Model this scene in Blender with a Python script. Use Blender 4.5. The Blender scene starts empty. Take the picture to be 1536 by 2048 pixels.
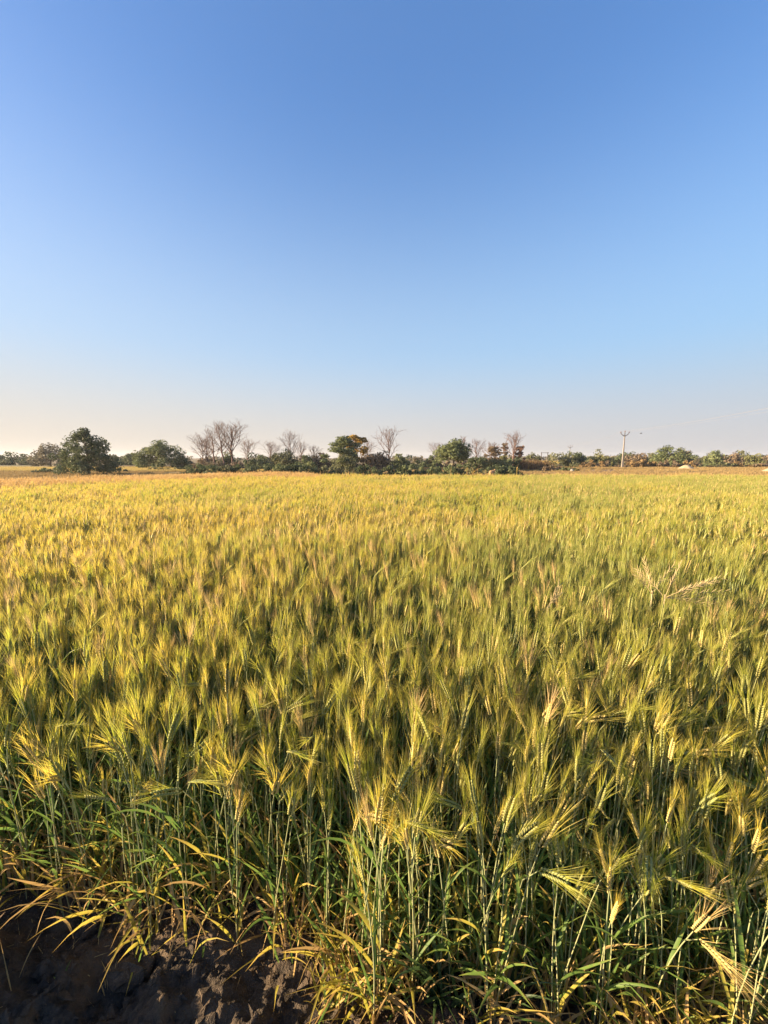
import bpy, math, random
import numpy as np
from mathutils import Vector

SC = bpy.context.scene
COL = SC.collection
R = math.radians

# ------------------------------------------------------------------ camera, sky, sun, exposure
CAM_H = 1.6
FOC = 780.0                      # focal length in photo pixels (photo 1536 x 2048)
HOR = 915.0                      # horizon row
PITCH = math.atan((1024 - HOR) / FOC)
cam_d = bpy.data.cameras.new('camera')
cam = bpy.data.objects.new('camera', cam_d)
COL.objects.link(cam)
cam.location = (0, 0, CAM_H)
cam.rotation_euler = (math.pi / 2 - PITCH, 0, 0)
cam_d.sensor_fit = 'VERTICAL'
cam_d.sensor_height = 24.0
cam_d.lens = FOC / 2048 * 24.0
cam_d.clip_start = 0.02
cam_d.clip_end = 6000
SC.camera = cam

SUN_EL = R(14.0)
SUN_AZ = R(-95.0)               # clockwise from +Y (view direction); negative = left
world = bpy.data.worlds.new('World')
SC.world = world
world.use_nodes = True
wn, wl = world.node_tree.nodes, world.node_tree.links
bg = wn['Background']
sky = wn.new('ShaderNodeTexSky')
sky.sky_type = 'NISHITA'
sky.sun_disc = False
sky.sun_elevation = SUN_EL
sky.sun_rotation = SUN_AZ
sky.altitude = 200
sky.air_density = 1.0
sky.dust_density = 1.2
sky.ozone_density = 3.0
hs = wn.new('ShaderNodeHueSaturation')
hs.inputs['Saturation'].default_value = 1.36
hs.inputs['Value'].default_value = 0.95
hs.inputs['Hue'].default_value = 0.514
gm = wn.new('ShaderNodeGamma')               # the phone's soft contrast in the sky
gm.inputs['Gamma'].default_value = 0.69
wl.new(sky.outputs[0], gm.inputs['Color'])
wl.new(gm.outputs[0], hs.inputs['Color'])
# haze near the horizon, all the way round: warmer towards the sun
tc = wn.new('ShaderNodeTexCoord')
sep = wn.new('ShaderNodeSeparateXYZ')
wl.new(tc.outputs['Generated'], sep.inputs[0])
dt = wn.new('ShaderNodeVectorMath')
dt.operation = 'DOT_PRODUCT'
dt.inputs[1].default_value = (math.sin(SUN_AZ), math.cos(SUN_AZ), 0)
wl.new(tc.outputs['Generated'], dt.inputs[0])
sw = wn.new('ShaderNodeMapRange')
sw.inputs[1].default_value, sw.inputs[2].default_value = -0.85, 0.75
wl.new(dt.outputs['Value'], sw.inputs[0])
col_ = hs.outputs[0]
for z0_, z1_, top_, away_, near_ in ((0.66, 0.08, 0.90, (0.86, 1.36, 1.86), (1.34, 1.64, 1.95)), (0.26, 0.0, 0.96, (1.44, 1.40, 1.42), (1.92, 1.68, 1.40))):
    hz_ = wn.new('ShaderNodeMapRange')
    hz_.interpolation_type = 'SMOOTHSTEP'
    for i_, v_ in enumerate((z0_, z1_, 0.0, top_)):
        hz_.inputs[1 + i_].default_value = v_
    wl.new(sep.outputs['Z'], hz_.inputs[0])
    hc = wn.new('ShaderNodeMix'); hc.data_type = 'RGBA'
    hc.inputs[6].default_value = (*away_, 1)
    hc.inputs[7].default_value = (*near_, 1)
    wl.new(sw.outputs[0], hc.inputs[0])
    sm = wn.new('ShaderNodeMix'); sm.data_type = 'RGBA'
    wl.new(hz_.outputs[0], sm.inputs[0])
    wl.new(col_, sm.inputs[6])
    wl.new(hc.outputs[2], sm.inputs[7])
    col_ = sm.outputs[2]
wl.new(col_, bg.inputs['Color'])
bg.inputs['Strength'].default_value = 0.12

sun_d = bpy.data.lights.new('sun', 'SUN')
sun_d.energy = 5.0
sun_d.angle = R(0.5)
sun_d.color = (1.0, 0.76, 0.47)
sun = bpy.data.objects.new('sun', sun_d)
COL.objects.link(sun)
sdir = Vector((math.sin(SUN_AZ) * math.cos(SUN_EL), math.cos(SUN_AZ) * math.cos(SUN_EL), math.sin(SUN_EL)))
sun.rotation_euler = sdir.to_track_quat('Z', 'Y').to_euler()
sun.location = (-30, -8, 20)

SC.render.engine = 'CYCLES'
SC.view_settings.view_transform = 'Standard'
SC.view_settings.look = 'None'
SC.view_settings.gamma = 1.0
SC.view_settings.use_curve_mapping = False
SC.view_settings.exposure = 1.9
SC.cycles.max_bounces = 8
SC.cycles.transmission_bounces = 6
SC.cycles.diffuse_bounces = 4

# ------------------------------------------------------------------ helpers
CT, ST = math.cos(PITCH), math.sin(PITCH)


def at(px, py, Y):
    """world point seen at photo pixel (px,py) at distance Y in front of the camera"""
    u, v = (px - 768) / FOC, -(py - 1024) / FOC
    d = Vector((u, CT + v * ST, -ST + v * CT))
    d *= Y / d.y
    return Vector((d.x, Y, CAM_H + d.z))


def on_plane(px, py, z=0.0):
    u, v = (px - 768) / FOC, -(py - 1024) / FOC
    d = Vector((u, CT + v * ST, -ST + v * CT))
    t = (z - CAM_H) / d.z
    return Vector((d.x * t, d.y * t, z))


def tag(o, label=None, cat=None, group=None, kind=None):
    if label: o['label'] = label
    if cat: o['category'] = cat
    if group: o['group'] = group
    if kind: o['kind'] = kind
    return o


def empty(name, loc=(0, 0, 0), rz=0.0):
    o = bpy.data.objects.new(name, None)
    o.empty_display_size = 0.1
    o.location = loc
    o.rotation_euler = (0, 0, rz)
    COL.objects.link(o)
    return o


class G:
    """collects vertices and faces (with a material index and a 0..1 tone) for ONE mesh"""
    def __init__(s):
        s.v, s.f, s.m, s.t = [], [], [], []

    def add(s, verts, faces, mat=0, tone=0.5):
        b = len(s.v)
        s.v.extend([tuple(p) for p in verts])
        s.f.extend([tuple(i + b for i in f) for f in faces])
        s.m.extend([mat] * len(faces))
        if isinstance(tone, (int, float)):
            s.t.extend([float(tone)] * len(verts))
        else:
            s.t.extend([float(x) for x in tone])

    def join(s, o, remap=None):
        b = len(s.v)
        s.v.extend(o.v)
        s.f.extend([tuple(i + b for i in f) for f in o.f])
        s.m.extend([remap if remap is not None else k for k in o.m])
        s.t.extend(o.t)

    def mesh(s, name, mats, smooth=True):
        me = bpy.data.meshes.new(name)
        me.from_pydata(s.v, [], s.f)
        for m in mats:
            me.materials.append(m)
        n = len(me.polygons)
        if len(mats) > 1:
            me.polygons.foreach_set('material_index', s.m)
        if smooth:
            me.polygons.foreach_set('use_smooth', [True] * n)
        a = me.attributes.new('tone', 'FLOAT', 'POINT')
        a.data.foreach_set('value', s.t)
        me.update()
        return me

    def build(s, name, mats, parent=None, smooth=True):
        if not isinstance(mats, (list, tuple)):
            mats = [mats]
        o = bpy.data.objects.new(name, s.mesh(name, mats, smooth))
        COL.objects.link(o)
        if parent is not None:
            o.parent = parent
        return o


def np_obj(name, V, F4, mat, tone=None, parent=None, smooth=False):
    """fast mesh from numpy arrays of verts and quads"""
    me = bpy.data.meshes.new(name)
    nv, nf = len(V), len(F4)
    k = F4.shape[1]
    me.vertices.add(nv)
    me.vertices.foreach_set('co', V.astype(np.float32).ravel())
    me.loops.add(nf * k)
    me.loops.foreach_set('vertex_index', F4.astype(np.int32).ravel())
    me.polygons.add(nf)
    me.polygons.foreach_set('loop_start', np.arange(0, nf * k, k, dtype=np.int32))
    me.polygons.foreach_set('loop_total', np.full(nf, k, dtype=np.int32))
    me.polygons.foreach_set('use_smooth', np.full(nf, smooth, dtype=bool))
    me.materials.append(mat)
    me.update(calc_edges=True)
    if tone is not None:
        a = me.attributes.new('tone', 'FLOAT', 'POINT')
        a.data.foreach_set('value', tone.astype(np.float32))
    o = bpy.data.objects.new(name, me)
    COL.objects.link(o)
    if parent is not None:
        o.parent = parent
    return o


def frame_of(d):
    d = d.normalized()
    a = Vector((0, 0, 1)) if abs(d.z) < 0.9 else Vector((1, 0, 0))
    x = d.cross(a).normalized()
    return x, d.cross(x).normalized()


def tube(g, pts, rad, sides=4, mat=0, tone=0.5, cap=True):
    vs, fs = [], []
    n = len(pts)
    for i, p in enumerate(pts):
        d = (pts[min(i + 1, n - 1)] - pts[max(i - 1, 0)])
        x, y = frame_of(d)
        for k in range(sides):
            a = 2 * math.pi * k / sides
            vs.append(p + (x * math.cos(a) + y * math.sin(a)) * rad[i])
    for i in range(n - 1):
        for k in range(sides):
            k2 = (k + 1) % sides
            fs.append((i * sides + k, i * sides + k2, (i + 1) * sides + k2, (i + 1) * sides + k))
    if cap:
        fs.append(tuple(range((n - 1) * sides, n * sides)))
        fs.append(tuple(reversed(range(sides))))
    g.add(vs, fs, mat, tone)


def box(g, c, s, mat=0, tone=0.5):
    x, y, z = c
    a, b, h = s[0] / 2, s[1] / 2, s[2] / 2
    v = [(x - a, y - b, z - h), (x + a, y - b, z - h), (x + a, y + b, z - h), (x - a, y + b, z - h),
         (x - a, y - b, z + h), (x + a, y - b, z + h), (x + a, y + b, z + h), (x - a, y + b, z + h)]
    f = [(3, 2, 1, 0), (4, 5, 6, 7), (0, 1, 5, 4), (1, 2, 6, 5), (2, 3, 7, 6), (3, 0, 4, 7)]
    g.add(v, f, mat, tone)


_LAT = np.random.RandomState(7).rand(64, 64)


def vnoise(x, y):
    x0, y0 = np.floor(x).astype(int), np.floor(y).astype(int)
    fx, fy = x - x0, y - y0
    fx, fy = fx * fx * (3 - 2 * fx), fy * fy * (3 - 2 * fy)
    L = lambda i, j: _LAT[i % 64, j % 64]
    return (L(x0, y0) * (1 - fx) + L(x0 + 1, y0) * fx) * (1 - fy) + (L(x0, y0 + 1) * (1 - fx) + L(x0 + 1, y0 + 1) * fx) * fy


def fbm(x, y, octaves=5, gain=0.5):
    s, a = 0, 1.0
    for k in range(octaves):
        s = s + a * (vnoise(x + 17.3 * k, y + 9.1 * k) - 0.5)
        x, y, a = x * 2.03, y * 2.03, a * gain
    return s


# ------------------------------------------------------------------ materials
def new_mat(name):
    m = bpy.data.materials.new(name)
    m.use_nodes = True
    nt = m.node_tree
    for n in list(nt.nodes):
        nt.nodes.remove(n)
    out = nt.nodes.new('ShaderNodeOutputMaterial')
    return m, nt, nt.nodes, nt.links, out


def mixc(nt, fac, a, b):
    n = nt.nodes.new('ShaderNodeMix')
    n.data_type = 'RGBA'
    for sock, val in ((0, fac), (6, a), (7, b)):
        if isinstance(val, (int, float)):
            n.inputs[sock].default_value = val
        elif isinstance(val, tuple):
            n.inputs[sock].default_value = (*val, 1)
        else:
            nt.links.new(val, n.inputs[sock])
    return n.outputs[2]


def ramp(nt, val, lo, hi):
    n = nt.nodes.new('ShaderNodeMapRange')
    n.inputs[1].default_value, n.inputs[2].default_value = lo, hi
    nt.links.new(val, n.inputs[0])
    return n.outputs[0]


def noise_at_pos(nt, scale, detail=2.0):
    g = nt.nodes.new('ShaderNodeNewGeometry')
    n = nt.nodes.new('ShaderNodeTexNoise')
    n.inputs['Scale'].default_value = scale
    n.inputs['Detail'].default_value = detail
    nt.links.new(g.outputs['Position'], n.inputs['Vector'])
    return n.outputs[0]


def plant_mat(name, c1, c2, c3=None, transl=0.45, rough=0.6, spec=0.25, tone_lo=0.3, tone_hi=1.0, patch=0.7, tcol=None, green=None, spots=0.0):
    """leaf-like: c1..c2 vary from plant to plant and patch to patch, c3 comes in with the tone attribute (tips)"""
    m, nt, N, L, out = new_mat(name)
    oi = N.new('ShaderNodeObjectInfo')
    nz = ramp(nt, noise_at_pos(nt, patch), 0.35, 0.65)
    mid = N.new('ShaderNodeMath'); mid.operation = 'MULTIPLY_ADD'
    L.new(oi.outputs['Random'], mid.inputs[0]); mid.inputs[1].default_value = 0.55
    half = N.new('ShaderNodeMath'); half.operation = 'MULTIPLY'
    L.new(nz, half.inputs[0]); half.inputs[1].default_value = 0.45
    L.new(half.outputs[0], mid.inputs[2])
    col = mixc(nt, mid.outputs[0], c1, c2)
    if green is not None:
        gx = N.new('ShaderNodeNewGeometry')
        sx_ = N.new('ShaderNodeSeparateXYZ')
        L.new(gx.outputs['Position'], sx_.inputs[0])
        ad = N.new('ShaderNodeMath'); ad.operation = 'MULTIPLY_ADD'
        L.new(sx_.outputs['X'], ad.inputs[0]); ad.inputs[1].default_value = 0.022
        L.new(noise_at_pos(nt, 0.33, 3.0), ad.inputs[2])
        col = mixc(nt, ramp(nt, ad.outputs[0], 0.47, 0.68), col, green)  # patchy, and greener to the right: view away from the sun put into colour
    at_ = N.new('ShaderNodeAttribute'); at_.attribute_name = 'tone'
    if c3 is not None:
        col = mixc(nt, ramp(nt, at_.outputs['Fac'], tone_lo, tone_hi), col, c3)
    if spots:
        sp_ = N.new('ShaderNodeMath'); sp_.operation = 'MULTIPLY'
        L.new(ramp(nt, noise_at_pos(nt, 130.0, 3.0), 0.54, 0.70), sp_.inputs[0]); sp_.inputs[1].default_value = spots * 0.75
        col = mixc(nt, sp_.outputs[0], col, (0.30, 0.20, 0.08))
    pb = N.new('ShaderNodeBsdfPrincipled')
    pb.inputs['Roughness'].default_value = rough
    pb.inputs['Specular IOR Level'].default_value = spec
    L.new(col, pb.inputs['Base Color'])
    tr = N.new('ShaderNodeBsdfTranslucent')
    if tcol:
        L.new(mixc(nt, 0.5, col, tcol), tr.inputs['Color'])
    else:
        L.new(col, tr.inputs['Color'])
    mx = N.new('ShaderNodeMixShader')
    mx.inputs[0].default_value = transl
    L.new(pb.outputs[0], mx.inputs[1]); L.new(tr.outputs[0], mx.inputs[2])
    L.new(mx.outputs[0], out.inputs[0])
    return m


def rough_mat(name, c1, c2, scale=8.0, rough=0.9, bump=0.0, c3=None, detail=6.0, spec=0.2):
    m, nt, N, L, out = new_mat(name)
    nz = noise_at_pos(nt, scale, detail)
    col = mixc(nt, ramp(nt, nz, 0.35, 0.65), c1, c2)
    if c3 is not None:
        col = mixc(nt, ramp(nt, noise_at_pos(nt, scale * 0.13, 3.0), 0.48, 0.62), col, c3)
    pb = N.new('ShaderNodeBsdfPrincipled')
    pb.inputs['Roughness'].default_value = rough
    pb.inputs['Specular IOR Level'].default_value = spec
    L.new(col, pb.inputs['Base Color'])
    if bump:
        b = N.new('ShaderNodeBump')
        b.inputs['Strength'].default_value = bump
        b.inputs['Distance'].default_value = 0.02
        L.new(noise_at_pos(nt, scale * 4, 8.0), b.inputs['Height'])
        L.new(b.outputs[0], pb.inputs['Normal'])
    L.new(pb.outputs[0], out.inputs[0])
    return m


M = {}
M['soil'] = rough_mat('black_soil', (0.046, 0.037, 0.029), (0.10, 0.077, 0.058), 45, 0.9, 0.7, (0.125, 0.085, 0.052), 6.0, 0.25)
M['dirt'] = rough_mat('dry_dirt', (0.16, 0.11, 0.065), (0.24, 0.17, 0.09), 0.6, 0.95, 0.3, (0.20, 0.17, 0.07))
M['plough'] = rough_mat('ploughed_dirt', (0.15, 0.10, 0.065), (0.22, 0.15, 0.09), 0.9, 0.95, 0.3, (0.19, 0.15, 0.07))
M['stubble'] = rough_mat('stubble', (0.40, 0.32, 0.12), (0.48, 0.38, 0.15), 0.5, 0.95, 0.3)
M['sand'] = rough_mat('sand', (0.38, 0.30, 0.19), (0.45, 0.36, 0.23), 6, 0.95, 0.4)
M['stone'] = rough_mat('pale_stone', (0.20, 0.19, 0.17), (0.28, 0.27, 0.24), 9, 0.9, 0.3)
M['concrete'] = rough_mat('concrete', (0.25, 0.215, 0.185), (0.33, 0.285, 0.24), 5, 0.9, 0.2)
M['steel'] = rough_mat('weathered_steel', (0.09, 0.075, 0.07), (0.14, 0.11, 0.10), 12, 0.6)
M['insulator'] = rough_mat('insulator', (0.12, 0.06, 0.05), (0.16, 0.09, 0.07), 12, 0.3)
M['wire'] = rough_mat('wire', (0.20, 0.20, 0.21), (0.24, 0.24, 0.25), 5, 0.5)
M['bark'] = rough_mat('bark', (0.10, 0.075, 0.055), (0.17, 0.13, 0.10), 3, 0.95, 0.4)
M['pale_bark'] = rough_mat('pale_bark', (0.11, 0.066, 0.055), (0.19, 0.125, 0.105), 2.5, 0.95, 0.3)
M['hide'] = rough_mat('tan_hide', (0.40, 0.24, 0.12), (0.50, 0.32, 0.18), 7, 0.8)
M['bird'] = rough_mat('bird', (0.05, 0.05, 0.05), (0.09, 0.08, 0.08), 7, 0.8)

M['stem'] = plant_mat('wheat_stem', (0.26, 0.34, 0.20), (0.36, 0.38, 0.19), (0.46, 0.38, 0.17), 0.15, 0.45, 0.35, 0.0, 1.6)
M['ear'] = plant_mat('wheat_ear', (0.26, 0.32, 0.11), (0.44, 0.40, 0.14), None, 0.25, 0.6, 0.3)
M['awn'] = plant_mat('wheat_awn', (0.38, 0.46, 0.06), (0.58, 0.52, 0.08), (0.62, 0.46, 0.14), 0.58, 0.45, 0.4, 0.35, 1.35, 0.45, None, (0.35, 0.39, 0.09))
M['leaf'] = plant_mat('wheat_leaf_green', (0.09, 0.18, 0.045), (0.16, 0.25, 0.055), (0.40, 0.36, 0.07), 0.5, 0.5, 0.3, 0.65, 1.35, spots=0.6)
M['yleaf'] = plant_mat('wheat_leaf_yellow', (0.34, 0.34, 0.055), (0.50, 0.40, 0.07), (0.50, 0.33, 0.11), 0.5, 0.55, 0.3, 0.5, 1.1, spots=1.0)
M['straw'] = plant_mat('wheat_leaf_dry', (0.40, 0.25, 0.10), (0.52, 0.36, 0.15), None, 0.3, 0.7, 0.2)
M['ripe_awn'] = plant_mat('ripe_awn', (0.58, 0.40, 0.13), (0.66, 0.46, 0.18), (0.62, 0.42, 0.20), 0.4, 0.5, 0.4)
M['ripe_ear'] = plant_mat('ripe_ear', (0.54, 0.36, 0.13), (0.62, 0.44, 0.18), None, 0.25, 0.6, 0.3)
M['dry_grass'] = plant_mat('dry_grass', (0.26, 0.19, 0.085), (0.40, 0.28, 0.12), None, 0.3, 0.7, 0.2)
M['stubble_grass'] = plant_mat('stubble_grass', (0.46, 0.36, 0.13), (0.56, 0.44, 0.16), None, 0.3, 0.7, 0.2)
M['weed'] = plant_mat('dry_weed', (0.50, 0.38, 0.20), (0.58, 0.46, 0.26), None, 0.2, 0.7, 0.2)
M['blue_leaf'] = plant_mat('grass_blue_green', (0.045, 0.085, 0.030), (0.075, 0.12, 0.042), None, 0.4, 0.45, 0.35)
M['gold_awn'] = plant_mat('wheat_awn_gold', (0.55, 0.49, 0.07), (0.68, 0.54, 0.10), (0.68, 0.50, 0.16), 0.58, 0.45, 0.4, 0.35, 1.3, 0.45, None, (0.42, 0.46, 0.10))
M['straw_awn'] = plant_mat('wheat_awn_straw', (0.60, 0.48, 0.18), (0.66, 0.47, 0.22), (0.62, 0.41, 0.22), 0.45, 0.5, 0.4, 0.35, 1.3, 0.45)
M['gold_ear'] = plant_mat('wheat_ear_gold', (0.50, 0.43, 0.16), (0.62, 0.50, 0.20), None, 0.25, 0.6, 0.3)
WHEAT = [M['stem'], M['ear'], M['awn'], M['leaf'], M['yleaf'], M['straw'], M['gold_awn'], M['straw_awn'], M['gold_ear']]
AWN_KINDS = (2, 2, 2, 2, 2, 2, 2, 2, 6, 6, 6, 7)
RIPE = [M['straw'], M['ripe_ear'], M['ripe_awn'], M['yleaf'], M['straw'], M['straw'], M['ripe_awn'], M['ripe_awn'], M['ripe_ear']]


def tree_mat(name, c1, c2, c3):
    return plant_mat(name, c1, c2, c3, 0.3, 0.65, 0.2, 0.0, 1.0, 0.5)


T = {
    'dark': tree_mat('foliage_dark', (0.051, 0.074, 0.038), (0.074, 0.097, 0.048), (0.135, 0.157, 0.076)),
    'olive': tree_mat('foliage_olive', (0.080, 0.093, 0.048), (0.110, 0.120, 0.060), (0.183, 0.183, 0.093)),
    'green': tree_mat('foliage_green', (0.080, 0.110, 0.051), (0.113, 0.141, 0.064), (0.188, 0.210, 0.092)),
    'lime': tree_mat('foliage_lime', (0.111, 0.125, 0.051), (0.147, 0.151, 0.061), (0.231, 0.217, 0.087)),
    'brown': tree_mat('foliage_brown', (0.124, 0.098, 0.067), (0.180, 0.135, 0.089), (0.237, 0.176, 0.114)),
    'grey': tree_mat('foliage_grey', (0.124, 0.116, 0.081), (0.163, 0.147, 0.099), (0.209, 0.178, 0.116)),
    'tan': tree_mat('foliage_tan', (0.17, 0.115, 0.05), (0.24, 0.16, 0.07), (0.30, 0.20, 0.09)),
    'red': tree_mat('foliage_red', (0.143, 0.081, 0.060), (0.179, 0.107, 0.075), (0.215, 0.128, 0.085)),
    'gold': tree_mat('foliage_gold', (0.26, 0.16, 0.03), (0.34, 0.21, 0.04), (0.40, 0.26, 0.05)),
}

# ------------------------------------------------------------------ the setting: ground and fields
def sheet(name, pts, z, mat):
    g = G()
    g.add([(x, y, z) for x, y in pts], [tuple(range(len(pts)))])
    o = g.build(name, mat, smooth=False)
    return tag(o, kind='structure')


n = 96
g = G()
rings = [0.0, 3, 8, 20, 50, 120, 300, 600, 1000]
vs = [(0, 0, -0.05)]
fs = []
for ri, r in enumerate(rings[1:]):
    for k in range(n):
        a = 2 * math.pi * k / n
        vs.append((r * math.cos(a), r * math.sin(a), -0.05 if r < 4 else 0.0))
for k in range(n):
    fs.append((0, 1 + k, 1 + (k + 1) % n))
for ri in range(len(rings) - 2):
    b0, b1 = 1 + ri * n, 1 + (ri + 1) * n
    for k in range(n):
        k2 = (k + 1) % n
        fs.append((b0 + k, b1 + k, b1 + k2, b0 + k2))
g.add(vs, fs)
tag(g.build('ground', M['dirt'], smooth=False), kind='structure')

sheet('ploughed_field', [(13, 20), (80, 24), (90, 58), (60, 66), (22, 62), (13, 40)], 0.004, M['plough'])
sheet('stubble_field', [(-80, 41), (-41, 41), (-30, 43), (-12, 50), (-18, 62), (-42, 58), (-80, 58)], 0.004, M['stubble'])
sheet('far_stubble_field', [(40, 98), (150, 100), (220, 150), (60, 150)], 0.008, M['stubble'])
sheet('distant_stubble_field', [(6, 80), (22, 84), (30, 105), (4, 105)], 0.008, M['stubble'])

# front edge of the wheat, left to right (from where the stems meet the dark soil; the unseen left end swings nearer to shade it)
_e = [on_plane(x, y) for x, y in ((0, 1815), (250, 1870), (500, 1925), (640, 2005), (760, 2080))]
EDGE_X = [-9.0, -4.7, -4.2, -3.5, -2.4] + [p.x for p in _e] + [0.30, 0.7, 1.3, 3.0, 8.0]  # leftmost points: unseen strip of wheat, added to shade the soil
EDGE_Y = [-0.9, -0.6, 0.5, 1.30, 1.36] + [p.y for p in _e] + [0.84, 0.78, 0.72, 0.9, 1.0]


def edge_y(x):
    return float(np.interp(x, EDGE_X, EDGE_Y))


# dark soil bank at the photographer's feet, running along the front of the wheat
nx, ny = 700, 380
X, Y = np.meshgrid(np.linspace(-3.2, 3.2, nx), np.linspace(-0.9, 2.6, ny), indexing='ij')
front = np.interp(X, EDGE_X, EDGE_Y)
d_ = front - Y
lump = fbm(X * 1.9 + Y * 0.8, Y * 2.6, 3, 0.5)
ridge = 0.5 - np.abs(fbm((X * 0.8 - Y * 0.6) * 4.2 + 3, (X * 0.6 + Y * 0.8) * 2.2 + 5, 4, 0.6))
clod = fbm(X * 9 + 3, Y * 9 + 5, 5, 0.62)
fine = fbm(X * 26 + Y * 8, Y * 34, 5, 0.8)
amp = np.clip((d_ + 0.18) / 0.30, 0.12, 1)
Z = 0.006 + amp * (0.20 * lump + 0.10 * ridge + 0.045 * clod + 0.020 * fine) + 0.09 * np.exp(-((d_ - 0.34) / 0.24) ** 2)
Z = Z - np.clip((np.abs(X) - 2.7) / 0.5, 0, 1) * 0.06 - np.clip((Y - 2.2) / 0.4, 0, 1) * 0.1
Z = np.maximum(Z, -0.07)
V = np.stack([X, Y, Z], -1).reshape(-1, 3)
I = np.arange(nx * ny).reshape(nx, ny)
F = np.stack([I[:-1, :-1], I[1:, :-1], I[1:, 1:], I[:-1, 1:]], -1).reshape(-1, 4)
tag(np_obj('soil_bank', V, F, M['soil'], smooth=True), kind='structure')


def soil_z(x, y):
    i = int(round((x + 3.2) / 6.4 * (nx - 1)))
    j = int(round((y + 0.9) / 3.5 * (ny - 1)))
    if 0 <= i < nx and 0 <= j < ny:
        return float(Z[i, j])
    return 0.0


# ------------------------------------------------------------------ wheat
def blade(g, base, az, up, length, width, droop, mat, rng, segs=6, twist=0.4):
    """a grass leaf: leaves its base at angle `up` from the vertical towards azimuth az and arcs down"""
    p = Vector(base)
    a = up
    tw = rng.uniform(-twist, twist)
    vs, fs, tn = [], [], []
    for i in range(segs + 1):
        s = i / segs
        d = Vector((math.sin(a) * math.cos(az), math.sin(a) * math.sin(az), math.cos(a)))
        side = Vector((-math.sin(az), math.cos(az), 0))
        nrm = side.cross(d)
        th = tw * s * 3
        side = side * math.cos(th) + nrm * math.sin(th)
        nrm = side.cross(d)
        w = width * 0.5 * (0.55 + 0.45 * min(1, s * 4)) * max(0.02, (1 - s ** 2.2))
        vs += [p - side * w, p + nrm * w * 0.35, p + side * w]
        tn += [s, s * 0.9, s]
        p = p + d * (length / segs)
        a += droop / segs * (0.4 + 1.2 * s)
        az += rng.uniform(-0.06, 0.06)
    for i in range(segs):
        b = i * 3
        fs += [(b, b + 1, b + 4, b + 3), (b + 1, b + 2, b + 5, b + 4)]
    g.add(vs, fs, mat, tn)


def stem_path(rng, H, az, lean, nod, n=7, ear=0.0, m=5):
    """points of stem then of the ear axis"""
    p = Vector((0, 0, 0))
    pts, ds = [p.copy()], []
    for i in range(n):
        s = (i + 0.5) / n
        k = max(0, (s - 0.78) / 0.22)
        a = lean * (0.3 + s) + nod * k * k * 0.7 + 0.05 * math.sin(s * 5.0 + az * 3)
        d = Vector((math.sin(a) * math.cos(az), math.sin(a) * math.sin(az), math.cos(a)))
        p = p + d * (H / n)
        pts.append(p.copy())
    epts = [p.copy()]
    for i in range(m):
        a2 = lean * 1.3 + nod * (0.75 + 0.25 * (i + 1) / m)
        d = Vector((math.sin(a2) * math.cos(az), math.sin(a2) * math.sin(az), math.cos(a2)))
        p = p + d * (ear / m)
        epts.append(p.copy())
    return pts, epts


def spikelet(g, p, d, out, ln, w, mat, tone):
    x = out
    y = d.cross(out).normalized()
    c = p + d * ln * 0.45
    vs = [p, c + x * w, c + y * w * 0.75, c - x * w * 0.5, c - y * w * 0.75, p + d * ln]
    fs = [(0, 2, 1), (0, 3, 2), (0, 4, 3), (0, 1, 4), (5, 1, 2), (5, 2, 3), (5, 3, 4), (5, 4, 1)]
    g.add(vs, fs, mat, tone)


def awn(g, p, d, ln, w, bend, mat, rng, segs=2):
    x, y = frame_of(d)
    a = rng.uniform(0, 6.28)
    s_ = x * math.cos(a) + y * math.sin(a)
    vs, tn = [], []
    q = p.copy()
    dd = d.copy()
    for i in range(segs):
        f = i / segs
        ww = w * (1 - 0.6 * f)
        vs += [q - s_ * ww * 0.5, q + s_ * ww * 0.5]
        tn += [f, f]
        q = q + dd * (ln / segs)
        dd = (dd + bend).normalized()
    vs.append(q); tn.append(1.0)
    fs = [(i * 2, i * 2 + 1, i * 2 + 3, i * 2 + 2) for i in range(segs - 1)]
    k = (segs - 1) * 2
    fs.append((k, k + 1, k + 2))
    g.add(vs, fs, mat, tn)


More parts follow.
